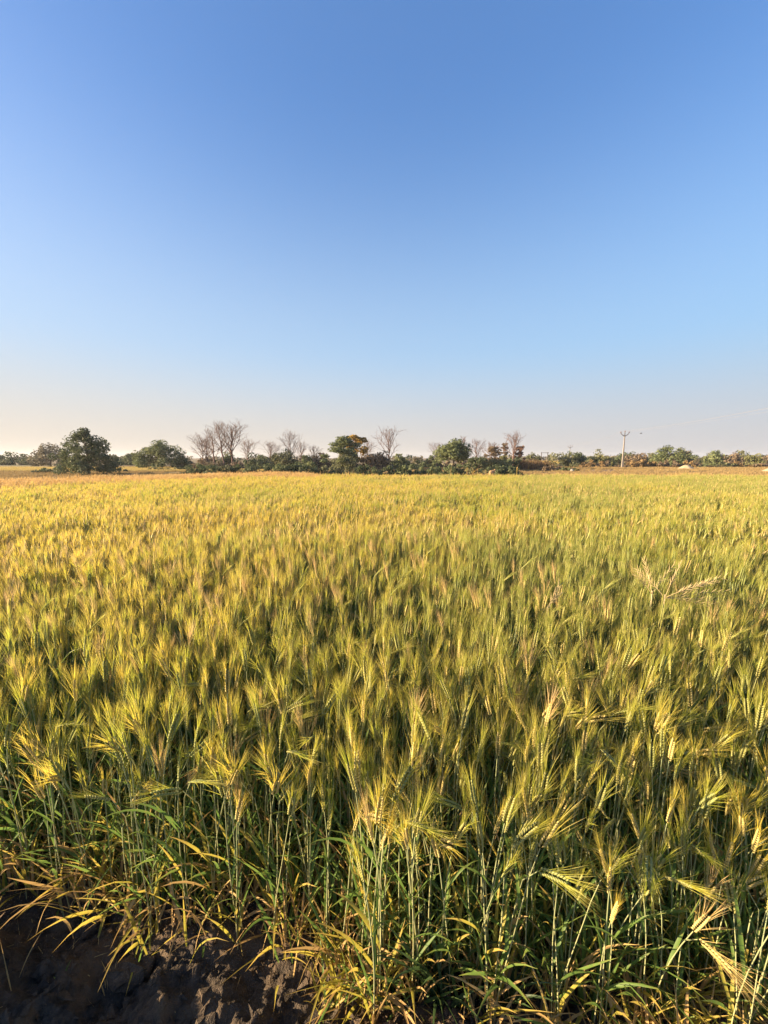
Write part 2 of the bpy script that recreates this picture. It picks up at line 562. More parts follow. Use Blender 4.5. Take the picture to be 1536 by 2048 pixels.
def tiller(rng, H=0.56, az=0.0, lean=0.1, nod=0.1, lod=0, ear_len=None, awn_len=None, spread=1.0, nleaf=None, thick=1.0, kind=None):
    """returns (stem, ear, awns, [leaf ...]) as G's, each leaf with its own material index"""
    st, er, aw, lv = G(), G(), G(), []
    L = ear_len or rng.uniform(0.068, 0.095)
    A = awn_len or rng.uniform(0.095, 0.145)
    pts, ep = stem_path(rng, H, az, lean, nod, 7 if lod == 0 else 4, L, 5 if lod == 0 else 2)
    n = len(pts)
    r0 = 0.0022 * thick
    tube(st, pts, [r0 * (1 - 0.35 * i / (n - 1)) for i in range(n)], 4 if lod == 0 else 3, 0,
         [1 - (i // (4 if lod == 0 else 3)) / (n - 1) for i in range(n * (4 if lod == 0 else 3))], cap=False)
    ka = kind if kind is not None else rng.choice(AWN_KINDS)
    ke = 1 if ka == 2 else 8
    roll = rng.uniform(0, 6.28)
    axis = (ep[-1] - ep[0]).normalized()
    x, y = frame_of(axis)
    o1 = x * math.cos(roll) + y * math.sin(roll)
    o2 = axis.cross(o1)
    tone = rng.random()
    if lod == 0:
        ns = 20
        for i in range(ns):
            s = i / (ns - 1)
            k = s * (len(ep) - 1)
            k0 = min(int(k), len(ep) - 2)
            c = ep[k0].lerp(ep[k0 + 1], k - k0)
            d = (ep[k0 + 1] - ep[k0]).normalized()
            o = (o1 if i % 2 else -o1)
            o = (o - d * o.dot(d)).normalized()
            sz = 0.7 + 0.5 * math.sin(math.pi * (0.15 + 0.75 * s))
            dd = (d + o * 0.42).normalized()
            spikelet(er, c + o * 0.0015, dd, o, 0.0165 * sz, 0.0052 * sz, ke, tone)
            for q in range(2 if s < 0.85 else 3):
                sp = rng.uniform(0.05, 0.40) * spread * (1.15 - 0.45 * s)
                b = rng.uniform(-1.0, 1.0)
                out = (o * (0.6 + 0.4 * rng.random()) + o2 * b).normalized()
                ad = (d * math.cos(sp) + out * math.sin(sp)).normalized()
                awn(aw, c + dd * 0.012 * sz, ad, A * rng.uniform(0.72, 1.08) * (1 - 0.25 * s) , 0.0013, out * 0.07, ka, rng)
    else:
        tube(er, [ep[0], ep[0].lerp(ep[1], 0.6), ep[1].lerp(ep[2], 0.3), ep[2]], [0.003, 0.0080, 0.0072, 0.002], 4, ke, tone, cap=False)
        for i in range(24):
            s = rng.random()
            c = ep[0].lerp(ep[2], s)
            sp = rng.uniform(0.05, 0.38) * spread * (1.15 - 0.45 * s)
            b = rng.uniform(0, 6.28)
            out = o1 * math.cos(b) + o2 * math.sin(b)
            ad = axis * math.cos(sp) + out * math.sin(sp)
            awn(aw, c, ad, A * rng.uniform(0.75, 1.1) * (1 - 0.25 * s), 0.0021, out * 0.05, ka, rng, 1)
    # leaves
    nl = nleaf if nleaf is not None else (5 if lod == 0 else 2)
    for i in range(nl):
        f = ((0.10, 0.24, 0.40, 0.17, 0.66) if lod == 0 else (0.3, 0.62))[i % 5] + rng.uniform(-0.05, 0.05)
        k = f * (n - 1)
        k0 = min(int(k), n - 2)
        c = pts[k0].lerp(pts[k0 + 1], k - k0)
        la = az + rng.uniform(0, 6.28)
        if f < 0.20:
            mt = 5 if rng.random() < 0.5 else 4
        elif f < 0.45:
            mt = 4 if rng.random() < 0.25 else 3
        else:
            mt = 3
        b = G()
        if mt == 5:
            blade(b, c, la, rng.uniform(0.5, 1.0), rng.uniform(0.12, 0.22), rng.uniform(0.006, 0.010), rng.uniform(1.2, 2.4), mt, rng, 6 if lod == 0 else 3, 1.2)
        else:
            blade(b, c, la, rng.uniform(0.22, 0.6), rng.uniform(0.15, 0.28), rng.uniform(0.008, 0.014), rng.uniform(0.05, 1.45), mt, rng, 6 if lod == 0 else 3, 0.5)
        lv.append((b, mt))
    return st, er, aw, lv, ep


def wind_az(rng):
    return rng.gauss(0.0, 1.9)


def rand_habit(rng):
    lean = abs(rng.gauss(0.07, 0.07))
    r = rng.random()
    nod = rng.uniform(0.0, 0.28) if r < 0.9 else rng.uniform(0.5, 1.5)
    return lean, nod


# prototypes that only the field's geometry nodes use (their collection is not linked to the scene)
def proto_collection(name, count, maker, mats):
    c = bpy.data.collections.new(name)
    for i in range(count):
        r_ = random.Random(1000 + i * 7 + len(name))
        g = maker(r_, i >= count // 2) if maker in (one_tiller, clump) else maker(r_)
        o = bpy.data.objects.new('%s_%02d' % (name, i), g.mesh('%s_%02d' % (name, i), mats))
        c.objects.link(o)
    return c


def awn_kind(rng, gold):
    q = rng.random()
    if gold:
        return 6 if q < 0.72 else (7 if q < 0.88 else 2)
    return 2 if q < 0.84 else (6 if q < 0.97 else 7)


def one_tiller(rng, gold):
    g = G()
    lean, nod = rand_habit(rng)
    st, er, aw, lv, _ = tiller(rng, rng.uniform(0.54, 0.69), wind_az(rng), lean, nod, 0, kind=awn_kind(rng, gold))
    for k in (st, er, aw):
        g.join(k)
    for b, m in lv:
        g.join(b)
    for q in range(2):
        blade(g, (rng.uniform(-.02, .02), rng.uniform(-.02, .02), 0.01), rng.uniform(0, 6.28), rng.uniform(0.5, 1.2), rng.uniform(.1, .2), 0.008, rng.uniform(0.8, 1.9), 5, rng, 4, 1.0)
    return g


def clump(rng, gold):
    g = G()
    for i in range(7):
        lean, nod = rand_habit(rng)
        st, er, aw, lv, _ = tiller(rng, rng.uniform(0.54, 0.68), wind_az(rng), lean, nod, 1, thick=1.5, spread=1.0, kind=awn_kind(rng, gold))
        off = Vector((rng.gauss(0, 0.066), rng.gauss(0, 0.066), 0))
        t = G()
        for k in (st, er, aw):
            t.join(k)
        for b, m in lv:
            t.join(b)
        t.v = [(a + off.x, b + off.y, c) for a, b, c in t.v]
        g.join(t)
    return g


def shoot_tuft(rng):
    g = G()
    for i in range(7):
        k = rng.random()
        blade(g, (rng.gauss(0, .03), rng.gauss(0, .03), rng.uniform(0, .22)), rng.uniform(0, 6.28), rng.uniform(0.08, 0.7), rng.uniform(.16, .34), rng.uniform(.009, .015),
              rng.uniform(0.0, 1.2), 3 if k < 0.72 else (4 if k < 0.9 else 5), rng, 5, 0.6)
    return g


def dry_tuft(rng):
    g = G()
    for i in range(26):
        blade(g, (rng.gauss(0, .16), rng.gauss(0, .16), 0), rng.uniform(0, 6.28), rng.uniform(0.05, 0.7), rng.uniform(.10, .26), rng.uniform(.02, .035), rng.uniform(0.0, 1.2), 0, rng, 2, 0.6)
    return g


P_SHOOT = proto_collection('shoot_tuft', 12, shoot_tuft, WHEAT)
def skirt_tuft(rng):
    g = G()
    for i in range(8):
        k = rng.random()
        blade(g, (rng.gauss(0, .025), rng.gauss(0, .025), rng.uniform(0, .10)), rng.uniform(0, 6.28), rng.uniform(0.1, 1.0), rng.uniform(.12, .28), rng.uniform(.006, .012),
              rng.uniform(-0.1, 1.3), 3 if k < 0.22 else (4 if k < 0.62 else 5), rng, 5, 0.9)
    return g


P_SKIRT = proto_collection('skirt_tuft', 12, skirt_tuft, WHEAT)
P_DRY = proto_collection('dry_tuft', 8, dry_tuft, [M['dry_grass']])
P_STUB = proto_collection('stubble_tuft', 8, dry_tuft, [M['stubble_grass']])
P_NEAR = proto_collection('near_tiller', 26, one_tiller, WHEAT)
P_MID = proto_collection('mid_clump', 14, clump, WHEAT)
P_RIPE = proto_collection('ripe_clump', 8, clump, RIPE)


def instancer_tree(coll):
    nt = bpy.data.node_groups.new('scatter_' + coll.name, 'GeometryNodeTree')
    nt.interface.new_socket('Geometry', in_out='INPUT', socket_type='NodeSocketGeometry')
    nt.interface.new_socket('Geometry', in_out='OUTPUT', socket_type='NodeSocketGeometry')
    N, L = nt.nodes, nt.links
    i, o = N.new('NodeGroupInput'), N.new('NodeGroupOutput')
    ci = N.new('GeometryNodeCollectionInfo')
    ci.inputs['Collection'].default_value = coll
    ci.inputs['Separate Children'].default_value = True
    ci.inputs['Reset Children'].default_value = True
    ip = N.new('GeometryNodeInstanceOnPoints')
    ip.inputs['Pick Instance'].default_value = True

    def named(nm, ty):
        a = N.new('GeometryNodeInputNamedAttribute')
        a.data_type = ty
        a.inputs['Name'].default_value = nm
        return a.outputs['Attribute']
    L.new(i.outputs[0], ip.inputs['Points'])
    L.new(ci.outputs[0], ip.inputs['Instance'])
    L.new(named('pick', 'INT'), ip.inputs['Instance Index'])
    e2r = N.new('FunctionNodeEulerToRotation')
    L.new(named('turn', 'FLOAT_VECTOR'), e2r.inputs[0])
    L.new(e2r.outputs[0], ip.inputs['Rotation'])
    L.new(named('size', 'FLOAT_VECTOR'), ip.inputs['Scale'])
    L.new(ip.outputs[0], o.inputs[0])
    return nt


def sstep(a, b, x):
    t = np.clip((x - a) / (b - a), 0, 1)
    return t * t * (3 - 2 * t)


def ripe_glow(X, Y):
    """how golden the crop stands: ripening and sunward glow put into colour, a belt left of the middle, greener along the front and to the right"""
    D = np.hypot(X, Y)
    belt = sstep(1.75, 2.3, D) * sstep(1.6, -0.6, X - 0.18 * (D - 2)) * (1 - 0.45 * sstep(6, 10, D))  # golden belt carries the backlit glow of the low sun as colour
    return np.clip(0.16 + 0.70 * belt + 0.22 * sstep(7, 12, D) * (1 - belt) + 0.9 * fbm(X * 0.6 + 3, Y * 0.6 + 1, 4), 0.02, 0.98)


def scatter(name, pts, coll, rs, label, cat, zs, turn=0.5, ripe=None):
    """one stuff object that instances coll on pts"""
    me = bpy.data.meshes.new(name)
    me.from_pydata([tuple(p) for p in pts], [], [])
    n = len(pts)
    a = me.attributes.new('pick', 'INT', 'POINT')
    nc = len(coll.objects)
    if ripe is None:
        pk = rs.randint(0, nc, n)
    else:
        pk = rs.randint(0, nc // 2, n) + (rs.rand(n) < ripe) * (nc // 2)  # more golden stalks where the sunward glow is put into the crop colour
    a.data.foreach_set('value', pk.astype(np.int32))
    rot = np.zeros((n, 3), np.float32)
    rot[:, 2] = rs.normal(0, turn, n)
    rot[:, 0] = rs.normal(0, 0.04, n)
    rot[:, 1] = rs.normal(0.03, 0.04, n)
    a = me.attributes.new('turn', 'FLOAT_VECTOR', 'POINT')
    a.data.foreach_set('vector', rot.ravel())
    s = np.ones((n, 3), np.float32)
    s[:, 2] = zs * rs.uniform(0.89, 1.10, n)
    s[:, 0] = s[:, 1] = np.sqrt(s[:, 2]) * rs.choice([-1, 1], n) ** 2
    a = me.attributes.new('size', 'FLOAT_VECTOR', 'POINT')
    a.data.foreach_set('vector', s.ravel())
    o = bpy.data.objects.new(name, me)
    COL.objects.link(o)
    md = o.modifiers.new('scatter', 'NODES')
    md.node_group = instancer_tree(coll)
    return tag(o, label, cat, kind='stuff')


# outline of the field: far edge as seen in the photograph
CAN = 0.80
far_pts = [(-700, 1010), (0, 958), (250, 950), (500, 943.5), (615, 943.5), (640, 947.5), (768, 949), (1000, 948), (1250, 948), (1536, 949), (2300, 951)]
far_w = [on_plane(x, y, CAN) for x, y in far_pts]
FAR_X = [p.x for p in far_w]
FAR_Y = [p.y for p in far_w]


def inside(X, Y):
    """mask of points between the front and the far edge; the far edge is given by bearing"""
    b = np.clip(X / np.maximum(Y, 0.05), -1.6, 1.6)
    fb = np.array(FAR_X) / np.array(FAR_Y)
    rmax = np.interp(b, fb, FAR_Y)
    return (Y > np.interp(X, EDGE_X, EDGE_Y)) & (Y < rmax)


def height_field(X, Y):
    """short plants at the near right corner, gentle patches elsewhere"""
    h = 1.0 + 0.10 * fbm(X * 0.55 + 4, Y * 0.55 + 8, 3)
    d = Y - np.interp(X, EDGE_X, EDGE_Y)
    near = np.clip(d / 0.55, 0, 1)
    right = np.clip((X - 0.25) / 0.35, 0, 1)
    h = h * (1 - right * (1 - near) * 0.20) * (1 - (1 - right) * (1 - np.clip(d / 0.25, 0, 1)) * 0.06)
    return h


rs = np.random.RandomState(11)
NEAR_R = 4.2
# --- candidate points: near zone single tillers, beyond it clumps
n0 = int(12 * 8 * 430)
PX, PY = rs.uniform(-6.5, 5.5, n0), rs.uniform(-0.9, 7.1, n0)
k = inside(PX, PY) & ((np.hypot(PX, PY) < NEAR_R) | ((PX < -3.2) & (PY < 1.6))) & ((np.abs(PX) < PY * 1.05 + 1.0) | ((PX < -3.2) & (PX > -5.6)))  # far-left clauses keep the unseen wheat that shades the soil bank
gap = fbm(PX * 5 + 1, PY * 5 + 2, 3)                     # thin spots in the stand
k &= (gap > -0.22) | (rs.rand(n0) < 0.3)
NX, NY = PX[k], PY[k]

# the plants that show largest become things: whole plants of two or three stalks
rng = random.Random(5)
cand = []
for i in range(2600):
    x = rng.uniform(-1.9, 1.9)
    y = rng.uniform(0.0, 1.25) + edge_y(x) + 0.02
    v = at(768, 1024, 1)  # noqa
    u = x / (y * CT + 0.9 * ST) * FOC + 768
    if -70 < u < 1606:
        cand.append((math.hypot(x, y), x, y))
sel, cell = [], 0.098
rng.shuffle(cand)
taken = []
for d, x, y in cand:
    if all((x - a) ** 2 + (y - b) ** 2 > (0.063) ** 2 for a, b in taken):
        taken.append((x, y))
        sel.append((d, x, y))
sel.sort()

specials = [
    # neck pixel x, y, distance, azimuth (0 = right), lean, nod, stem tint of the ear, label
    (96, 1500, 1.62, math.pi, 0.05, 1.50, 'wheat plant whose dark ear is bent flat, pointing at the left edge of the photo'),
    (272, 1488, 1.62, 0.2, 0.05, 0.08, 'wheat plant with a tall yellow-lit fan of awns in the left half'),
    (1062, 1420, 1.75, 0.1, 0.05, 0.12, 'wheat plant with a bright yellow-green awn fan above a short ear, right of middle'),
    (1252, 1440, 1.72, 0.3, 0.03, 0.05, 'wheat plant with a broad straw-yellow fan of awns standing over the right half'),
    (996, 1546, 1.44, 0.2, 0.03, 0.03, 'straw-pink wheat plant with a stiff upright awn brush near the middle'),
    (1052, 1668, 1.32, 2.9, 0.06, 0.05, 'wheat plant with a pale plump upright ear showing all its spikelets'),
    (1256, 1686, 1.28, 0.25, 0.15, 1.0, 'wheat plant with a pale plump ear tipped to the right, awns spread like a whisk'),
    (952, 1712, 1.28, 0.0, 0.05, 1.75, 'wheat plant with its ear hanging over sideways, awns pointing right and down'),
    (514, 1278, 2.20, 0.0, 0.05, 1.30, 'wheat plant with a grey-green ear lying flat to the right above the green stand'),
    (460, 1300, 2.10, 2.9, 0.25, 0.25, 'wheat plant leaning left with its pale awns spread, beside the flat-lying ear'),
    (756, 1528, 1.56, 3.0, 0.25, 0.85, 'wheat plant with ear bent left and long awns combed to the left'),
    (622, 1652, 1.42, 0.3, 0.02, 0.03, 'slim wheat plant with a thin upright ear at the front edge, left of centre'),
    (886, 1664, 1.34, 0.2, 0.15, 0.8, 'wheat plant with a pale ear leaning right above the blue-green grass'),
    (905, 1412, 1.75, 0.0, 0.15, 1.25, 'wheat plant with a soft grey-green fan of awns nodding far to the right'),
]


def wheat_plant(loc, rng, tillers, label, group=None, extra_dry=3, thing='wheat_plant'):
    root = empty(thing, loc)
    tag(root, label, 'wheat', group)
    for (off, args) in tillers:
        st, er, aw, lv, ep = tiller(rng, **args)
        off = Vector(off)

        mk = (er.m[0], aw.m[0])

        def sh(g):
            g.v = [(a + off.x, b + off.y, c + off.z) for a, b, c in g.v]
            g.m = [0] * len(g.m)
            return g
        sh(st).build('stem', M['stem'], root)
        e = sh(er).build('ear', WHEAT[mk[0]], root)
        a = sh(aw).build('awns', WHEAT[mk[1]], e)
        a['kind'] = 'stuff'
        for b, m in lv:
            sh(b).build('leaf', WHEAT[m], root)
    for q in range(extra_dry):
        b = G()
        dry = rng.random() < 0.55
        blade(b, (rng.uniform(-.02, .02), rng.uniform(-.02, .02), 0.0), rng.uniform(0, 6.28), rng.uniform(0.1, 1.0), rng.uniform(.10, .27), rng.uniform(.005, .011), rng.uniform(0.0, 1.4), 0, rng, 6, 1.0)
        b.build('leaf', M['straw'] if dry else M['yleaf'], root)
    return root


srng = random.Random(77)
SPECIAL_KIND = (2, 6, 2, 6, 7, 6, 6, 6, 2, 6, 2, 2, 6, 2)
for q_, (px, py, D, az, lean, nod, label) in enumerate(specials):
    P = at(px, py, D)
    H = P.z / max(0.5, math.cos(lean)) * (1.0 + 0.03 * nod)
    H = max(0.3, min(0.78, H))
    pts, _ = stem_path(srng, H, az, lean, nod, 7, 0.1)
    top = pts[-1]
    wheat_plant((P.x - top.x, P.y - top.y, P.z - top.z if abs(P.z - top.z) < 0.05 else 0.0), srng,
                [((0, 0, 0), dict(H=H, az=az, lean=lean, nod=nod, spread=1.1, kind=SPECIAL_KIND[q_]))], label, None, 2)

N_PLANTS = 300 - len(specials)
prng = random.Random(31)
G_LEFT = 'wheat plants along the dark soil bank'
G_RIGHT = 'wheat plants in the near right corner'
LABELS = (('bearded green wheat plant with upright ears, in the front rows beside the dark soil',
           'bearded green wheat plant with a bowed ear, in the front rows beside the dark soil'),
          ('bearded wheat plant with upright ears, in the thick stand filling the near right corner',
           'bearded wheat plant with a bowed ear, in the thick stand filling the near right corner'))
protos = []
sx = np.array([s[1] for s in sel[:N_PLANTS]])
sy = np.array([s[2] for s in sel[:N_PLANTS]])
sh_ = height_field(sx, sy)


def copy_thing(root):
    r = root.copy(); COL.objects.link(r)
    for ch in root.children:
        c = ch.copy(); COL.objects.link(c); c.parent = r
        for g2 in ch.children:
            d = g2.copy(); COL.objects.link(d); d.parent = c
    return r


N_KIND = 44
for i in range(N_PLANTS):
    x, y = float(sx[i]), float(sy[i])
    side = 0 if x < 0.12 else 1
    grp = (G_LEFT, G_RIGHT)[side]
    if i < N_KIND:
        tl, bent = [], 0
        for t in range(3):
            lean, nod = rand_habit(prng)
            if t == 0 and i % 6 == 0:
                nod = prng.uniform(0.9, 1.6)
            bent = max(bent, nod)
            tl.append(((prng.gauss(0, .018), prng.gauss(0, .018), 0),
                       dict(H=prng.uniform(0.50, 0.68), az=wind_az(prng), lean=lean, nod=nod, spread=prng.uniform(0.8, 1.25), nleaf=prng.choice((4, 5)))))
        trait = 1 if bent > 0.75 else 0
        r = wheat_plant((x, y, 0), prng, tl, LABELS[side][trait], grp, 3)
        protos.append((r, trait))
    else:
        r, trait = protos[prng.randrange(N_KIND)]
        r = copy_thing(r)
        tag(r, LABELS[side][trait], 'wheat', grp)
        r.rotation_euler = (0, 0, prng.gauss(0, 0.6))
    r.location = (x, y, soil_z(x, y) * 0.8)
    s = float(sh_[i]) * prng.uniform(0.92, 1.06)
    r.scale = (s ** 0.5, s ** 0.5, s)

# where the 300 stand, the scattered field keeps away
lim = sel[N_PLANTS][0] if len(sel) > N_PLANTS else 9
rr = np.hypot(NX, NY)
k = (rr > lim - 0.03) | (np.abs(NX) > NY * 1.0 + 0.35)
NX, NY = NX[k], NY[k]
hz = height_field(NX, NY)
near = scatter('wheat_field', list(zip(NX, NY, np.zeros(len(NX)))), P_NEAR, rs,
               'dense bearded green and gold wheat behind the front rows', 'wheat', hz, 0.6, ripe_glow(NX, NY))
n1 = int(46 * 22 * 58)
PX, PY = rs.uniform(-23, 23, n1), rs.uniform(0.8, 22.8, n1)
k = inside(PX, PY) & (np.hypot(PX, PY) >= NEAR_R) & (np.abs(PX) < PY * 1.12 + 2.0) & ((PX > -3.2) | (PY >= 1.6))
PX, PY = PX[k], PY[k]
# ripe strip along the far left edge
b = PX / PY
rmax = np.interp(b, np.array(FAR_X) / np.array(FAR_Y), FAR_Y)
ripe = (PX < -3.0) & (PY > rmax * np.interp(PX, (-14, -3), (0.76, 0.80)) + rs.normal(0, 0.5, len(PX)))
ripe |= (PX > -3) & (PY > rmax - 0.7) & (rs.rand(len(PX)) < 0.5)
scatter('far_wheat', list(zip(PX[~ripe], PY[~ripe], np.zeros((~ripe).sum()))), P_MID, rs,
        'distant bearded wheat of the field running to the trees', 'wheat', height_field(PX[~ripe], PY[~ripe]), 0.7, ripe_glow(PX[~ripe], PY[~ripe]))
scatter('ripe_wheat', list(zip(PX[ripe], PY[ripe], np.zeros(ripe.sum()))), P_RIPE, rs,
        'orange ripe wheat along the far edge of the field', 'wheat', height_field(PX[ripe], PY[ripe]), 0.7)

# leafy shoots without ears that fill the foot of the stand
n2 = int(9 * 4.5 * 340)
PX, PY = rs.uniform(-4.5, 4.5, n2), rs.uniform(0.5, 5.0, n2)
k = inside(PX, PY - 0.10) & (np.hypot(PX, PY) < 3.4) & (np.abs(PX) < PY * 1.05 + 0.8)
PX, PY = PX[k], PY[k]
scatter('wheat_shoots', list(zip(PX, PY, np.zeros(len(PX)))), P_SHOOT, rs, 'leafy green shoots low between the near wheat stalks', 'wheat', np.clip(height_field(PX, PY), .6, 1.1), 3.0)


n3 = int(4.2 * 3.0 * 190)
PX, PY = rs.uniform(-2.6, 1.6, n3), rs.uniform(0.5, 3.5, n3)
d3 = PY - np.interp(PX, EDGE_X, EDGE_Y)
k = (d3 > -0.05 + 0.05 * rs.rand(n3)) & (d3 < 0.45)
PX, PY = PX[k], PY[k]
scatter('wheat_skirt', list(zip(PX, PY, np.full(len(PX), 0.01))), P_SKIRT, rs, 'yellow and dry leaves round the foot of the front wheat', 'wheat', np.full(len(PX), 1.0), 3.0)


def dry_scatter(name, coll, x0, x1, y0, y1, n, label, zs, rs_seed, cond=None):
    q = np.random.RandomState(rs_seed)
    X, Y = q.uniform(x0, x1, n), q.uniform(y0, y1, n)
    k = (np.abs(X) < Y * 1.15 + 3) & ~inside(X, Y - 0.6) & (fbm(X * .3 + 2, Y * .5, 3) > -0.25)
    if cond is not None:
        k &= cond(X, Y)
    X, Y = X[k], Y[k]
    scatter(name, list(zip(X, Y, np.zeros(len(X)))), coll, q, label, 'grass', np.full(len(X), zs), 3.0)


dry_scatter('dry_grass', P_DRY, -45, 75, 13, 66, 26000, 'dry tan grass on the ground beyond the wheat', 1.0, 41)
dry_scatter('stubble_grass', P_STUB, -75, -12, 44, 60, 14000, 'pale yellow stubble of the field at the far left', 1.3, 42)
dry_scatter('far_stubble_grass', P_STUB, 40, 170, 98, 145, 9000, 'pale yellow stubble of the far field at the right', 2.6, 43)

# ------------------------------------------------------------------ things on the dark soil
def tuft(name, px, py, label, n, ln, wd, mat, seed, up=(0.1, 0.7), droop=(0.2, 1.2), mats=None):
    p = on_plane(px, py)
    r = random.Random(seed)
    root = empty(name, (p.x, p.y, soil_z(p.x, p.y) - 0.005))
    tag(root, label, 'grass')
    for i in range(n):
        b = G()
        blade(b, (r.gauss(0, .012), r.gauss(0, .012), 0), r.uniform(0, 6.28), r.uniform(*up), ln * r.uniform(.6, 1.1), wd * r.uniform(.7, 1.2), r.uniform(*droop), 0, r, 7, 0.6)
        b.build('leaf', r.choice(mats) if mats else mat, root)
    return root


tuft('grass_tuft', 640, 2030, 'small sprig of pale grass rising from dark soil at the bottom edge', 8, 0.15, 0.010, M['leaf'], 3, (0.3, 0.9), (0.1, 0.9), [M['leaf'], M['yleaf'], M['yleaf']])
tuft('grass_tuft', 712, 2006, 'thin spiky grass tuft just right of the small pale sprig', 14, 0.22, 0.006, M['leaf'], 4, (0.05, 0.5), (0.1, 0.6), [M['leaf'], M['yleaf']])
tuft('grass_tuft', 290, 1905, 'few straw-coloured grass stalks sprawling on the soil bank below the wheat', 7, 0.14, 0.006, M['yleaf'], 5, (0.3, 1.2), (0.3, 1.0))
tuft('grass_tuft', 214, 1962, 'dry stubble sprig sticking up from the middle of the soil bank', 5, 0.10, 0.004, M['straw'], 6, (0.05, 0.4), (0.0, 0.3))
tuft('grass_tuft', 20, 2010, 'single long dry grass blade at the lower left corner', 2, 0.20, 0.005, M['straw'], 8, (0.2, 0.5), (0.2, 0.5))
tuft('sprout', 119, 1976, 'tiny bright green sprout on the bare dark soil', 4, 0.035, 0.008, M['leaf'], 9, (0.2, 0.7), (0.1, 0.6))
tuft('broad_grass', 880, 2040, 'clump of broad blue-green grass leaves in shade at the bottom edge', 30, 0.34, 0.011, M['blue_leaf'], 10, (0.05, 0.55), (0.6, 2.0))
tuft('broad_grass', 990, 2045, 'smaller blue-green grass clump right of the broad one at the bottom edge', 18, 0.28, 0.010, M['blue_leaf'], 12, (0.05, 0.5), (0.6, 1.8))
tuft('broad_grass', 800, 2020, 'loose blue-green grass clump left of the broad one at the bottom edge', 12, 0.22, 0.010, M['blue_leaf'], 13, (0.1, 0.8), (0.5, 1.8), [M['blue_leaf'], M['leaf']])

# straw litter and crumbs on the soil
r = random.Random(21)
g, g2 = G(), G()
for i in range(2200):
    x = r.uniform(-1.7, 0.9)
    y = edge_y(x) + r.uniform(-0.65, 0.25)
    z = soil_z(x, y) + 0.004
    if r.random() < 0.16:
        b = G()
        blade(b, (x, y, z), r.uniform(0, 6.28), r.uniform(1.2, 1.6), r.uniform(.01, .06), r.uniform(.002, .004), r.uniform(-0.3, 0.3), 0, r, 2, 1.0)
        g.join(b)
    else:
        s = abs(r.gauss(0, 0.006)) + 0.002
        p = [Vector((x, y, z)) + Vector((r.gauss(0, s), r.gauss(0, s), abs(r.gauss(0, s)))) for _ in range(6)]
        g2.add(p, [(0, 1, 2), (0, 2, 3), (0, 3, 4), (0, 4, 1), (5, 2, 1), (5, 3, 2), (5, 4, 3), (5, 1, 4)])
g3 = G()
for i in range(260):
    x = r.uniform(-1.9, 0.7)
    y = edge_y(x) + r.uniform(-0.75, 0.05)
    s = min(0.055, abs(r.gauss(0.010, 0.016)) + 0.006)
    c = Vector((x, y, soil_z(x, y) + s * 0.25))
    sc_ = Vector((r.uniform(.7, 1.4), r.uniform(.7, 1.3), r.uniform(.5, .9)))
    vs, fs = [], []
    for a_ in range(5):
        for b_ in range(8):
            e_, t_ = -1.3 + a_ * 0.65, b_ * 0.785 + a_ * 0.3
            q = s * r.uniform(0.72, 1.15)
            vs.append(c + Vector((q * math.cos(e_) * math.cos(t_) * sc_.x, q * math.cos(e_) * math.sin(t_) * sc_.y, q * math.sin(e_) * sc_.z)))
    for a_ in range(4):
        for b_ in range(8):
            fs.append((a_ * 8 + b_, a_ * 8 + (b_ + 1) % 8, (a_ + 1) * 8 + (b_ + 1) % 8, (a_ + 1) * 8 + b_))
    fs += [tuple(reversed(range(8))), tuple(range(32, 40))]
    g3.add(vs, fs)
tag(g3.build('soil_clods', M['soil'], smooth=False), 'rough clods of dark soil on the bank', 'soil', kind='stuff')
tag(g.build('straw_litter', M['straw']), 'bits of straw scattered on the dark soil', 'litter', kind='stuff')
tag(g2.build('soil_crumbs', M['soil'], smooth=False), 'small crumbs of dark soil on the bank', 'soil', kind='stuff')

# dry mustard weed in the wheat on the right
def mustard(px, py, D, label, spec, seed):
    r = random.Random(seed)
    P = at(px, py, D)
    root = empty('dry_weed', (P.x, P.y, 0))
    tag(root, label, 'weed')
    st = G()
    c = Vector((0, 0, P.z - 0.05))
    tube(st, [Vector((0.02, 0, 0)), Vector((0.01, 0.01, P.z * 0.6)), c], [0.004, 0.0035, 0.003], 5)
    st.build('stem', M['weed'], root)
    for (ax, az_, ln) in spec:
        b = G()
        pts = []
        p = c + Vector((0, 0, -0.02))
        el = az_
        for i in range(8):
            pts.append(p.copy())
            d = Vector((math.cos(el) * math.cos(ax), math.cos(el) * math.sin(ax), math.sin(el)))
            p = p + d * ln / 7
            el -= 0.03
        tube(b, pts, [0.0018 - 0.0012 * i / 7 for i in range(8)], 4)
        b = b.build('branch', M['weed'], root)
        for i in range(15):
            s = 0.30 + 0.7 * i / 14
            k = s * 6.99
            q = pts[int(k)].lerp(pts[min(7, int(k) + 1)], k % 1)
            d = (pts[7] - pts[0]).normalized()
            x, y = frame_of(d)
            sd = (y if i % 2 else -y) + x * r.uniform(-.7, .7)
            pd = (d + sd.normalized() * r.uniform(0.5, 0.8)).normalized()
            pg = G()
            tube(pg, [q, q + pd * 0.010, q + pd * 0.024, q + pd * 0.040], [0.0006, 0.0016, 0.0016, 0.0003], 4, cap=False)
            pg.build('seed_pod', M['weed'], b)
    return root


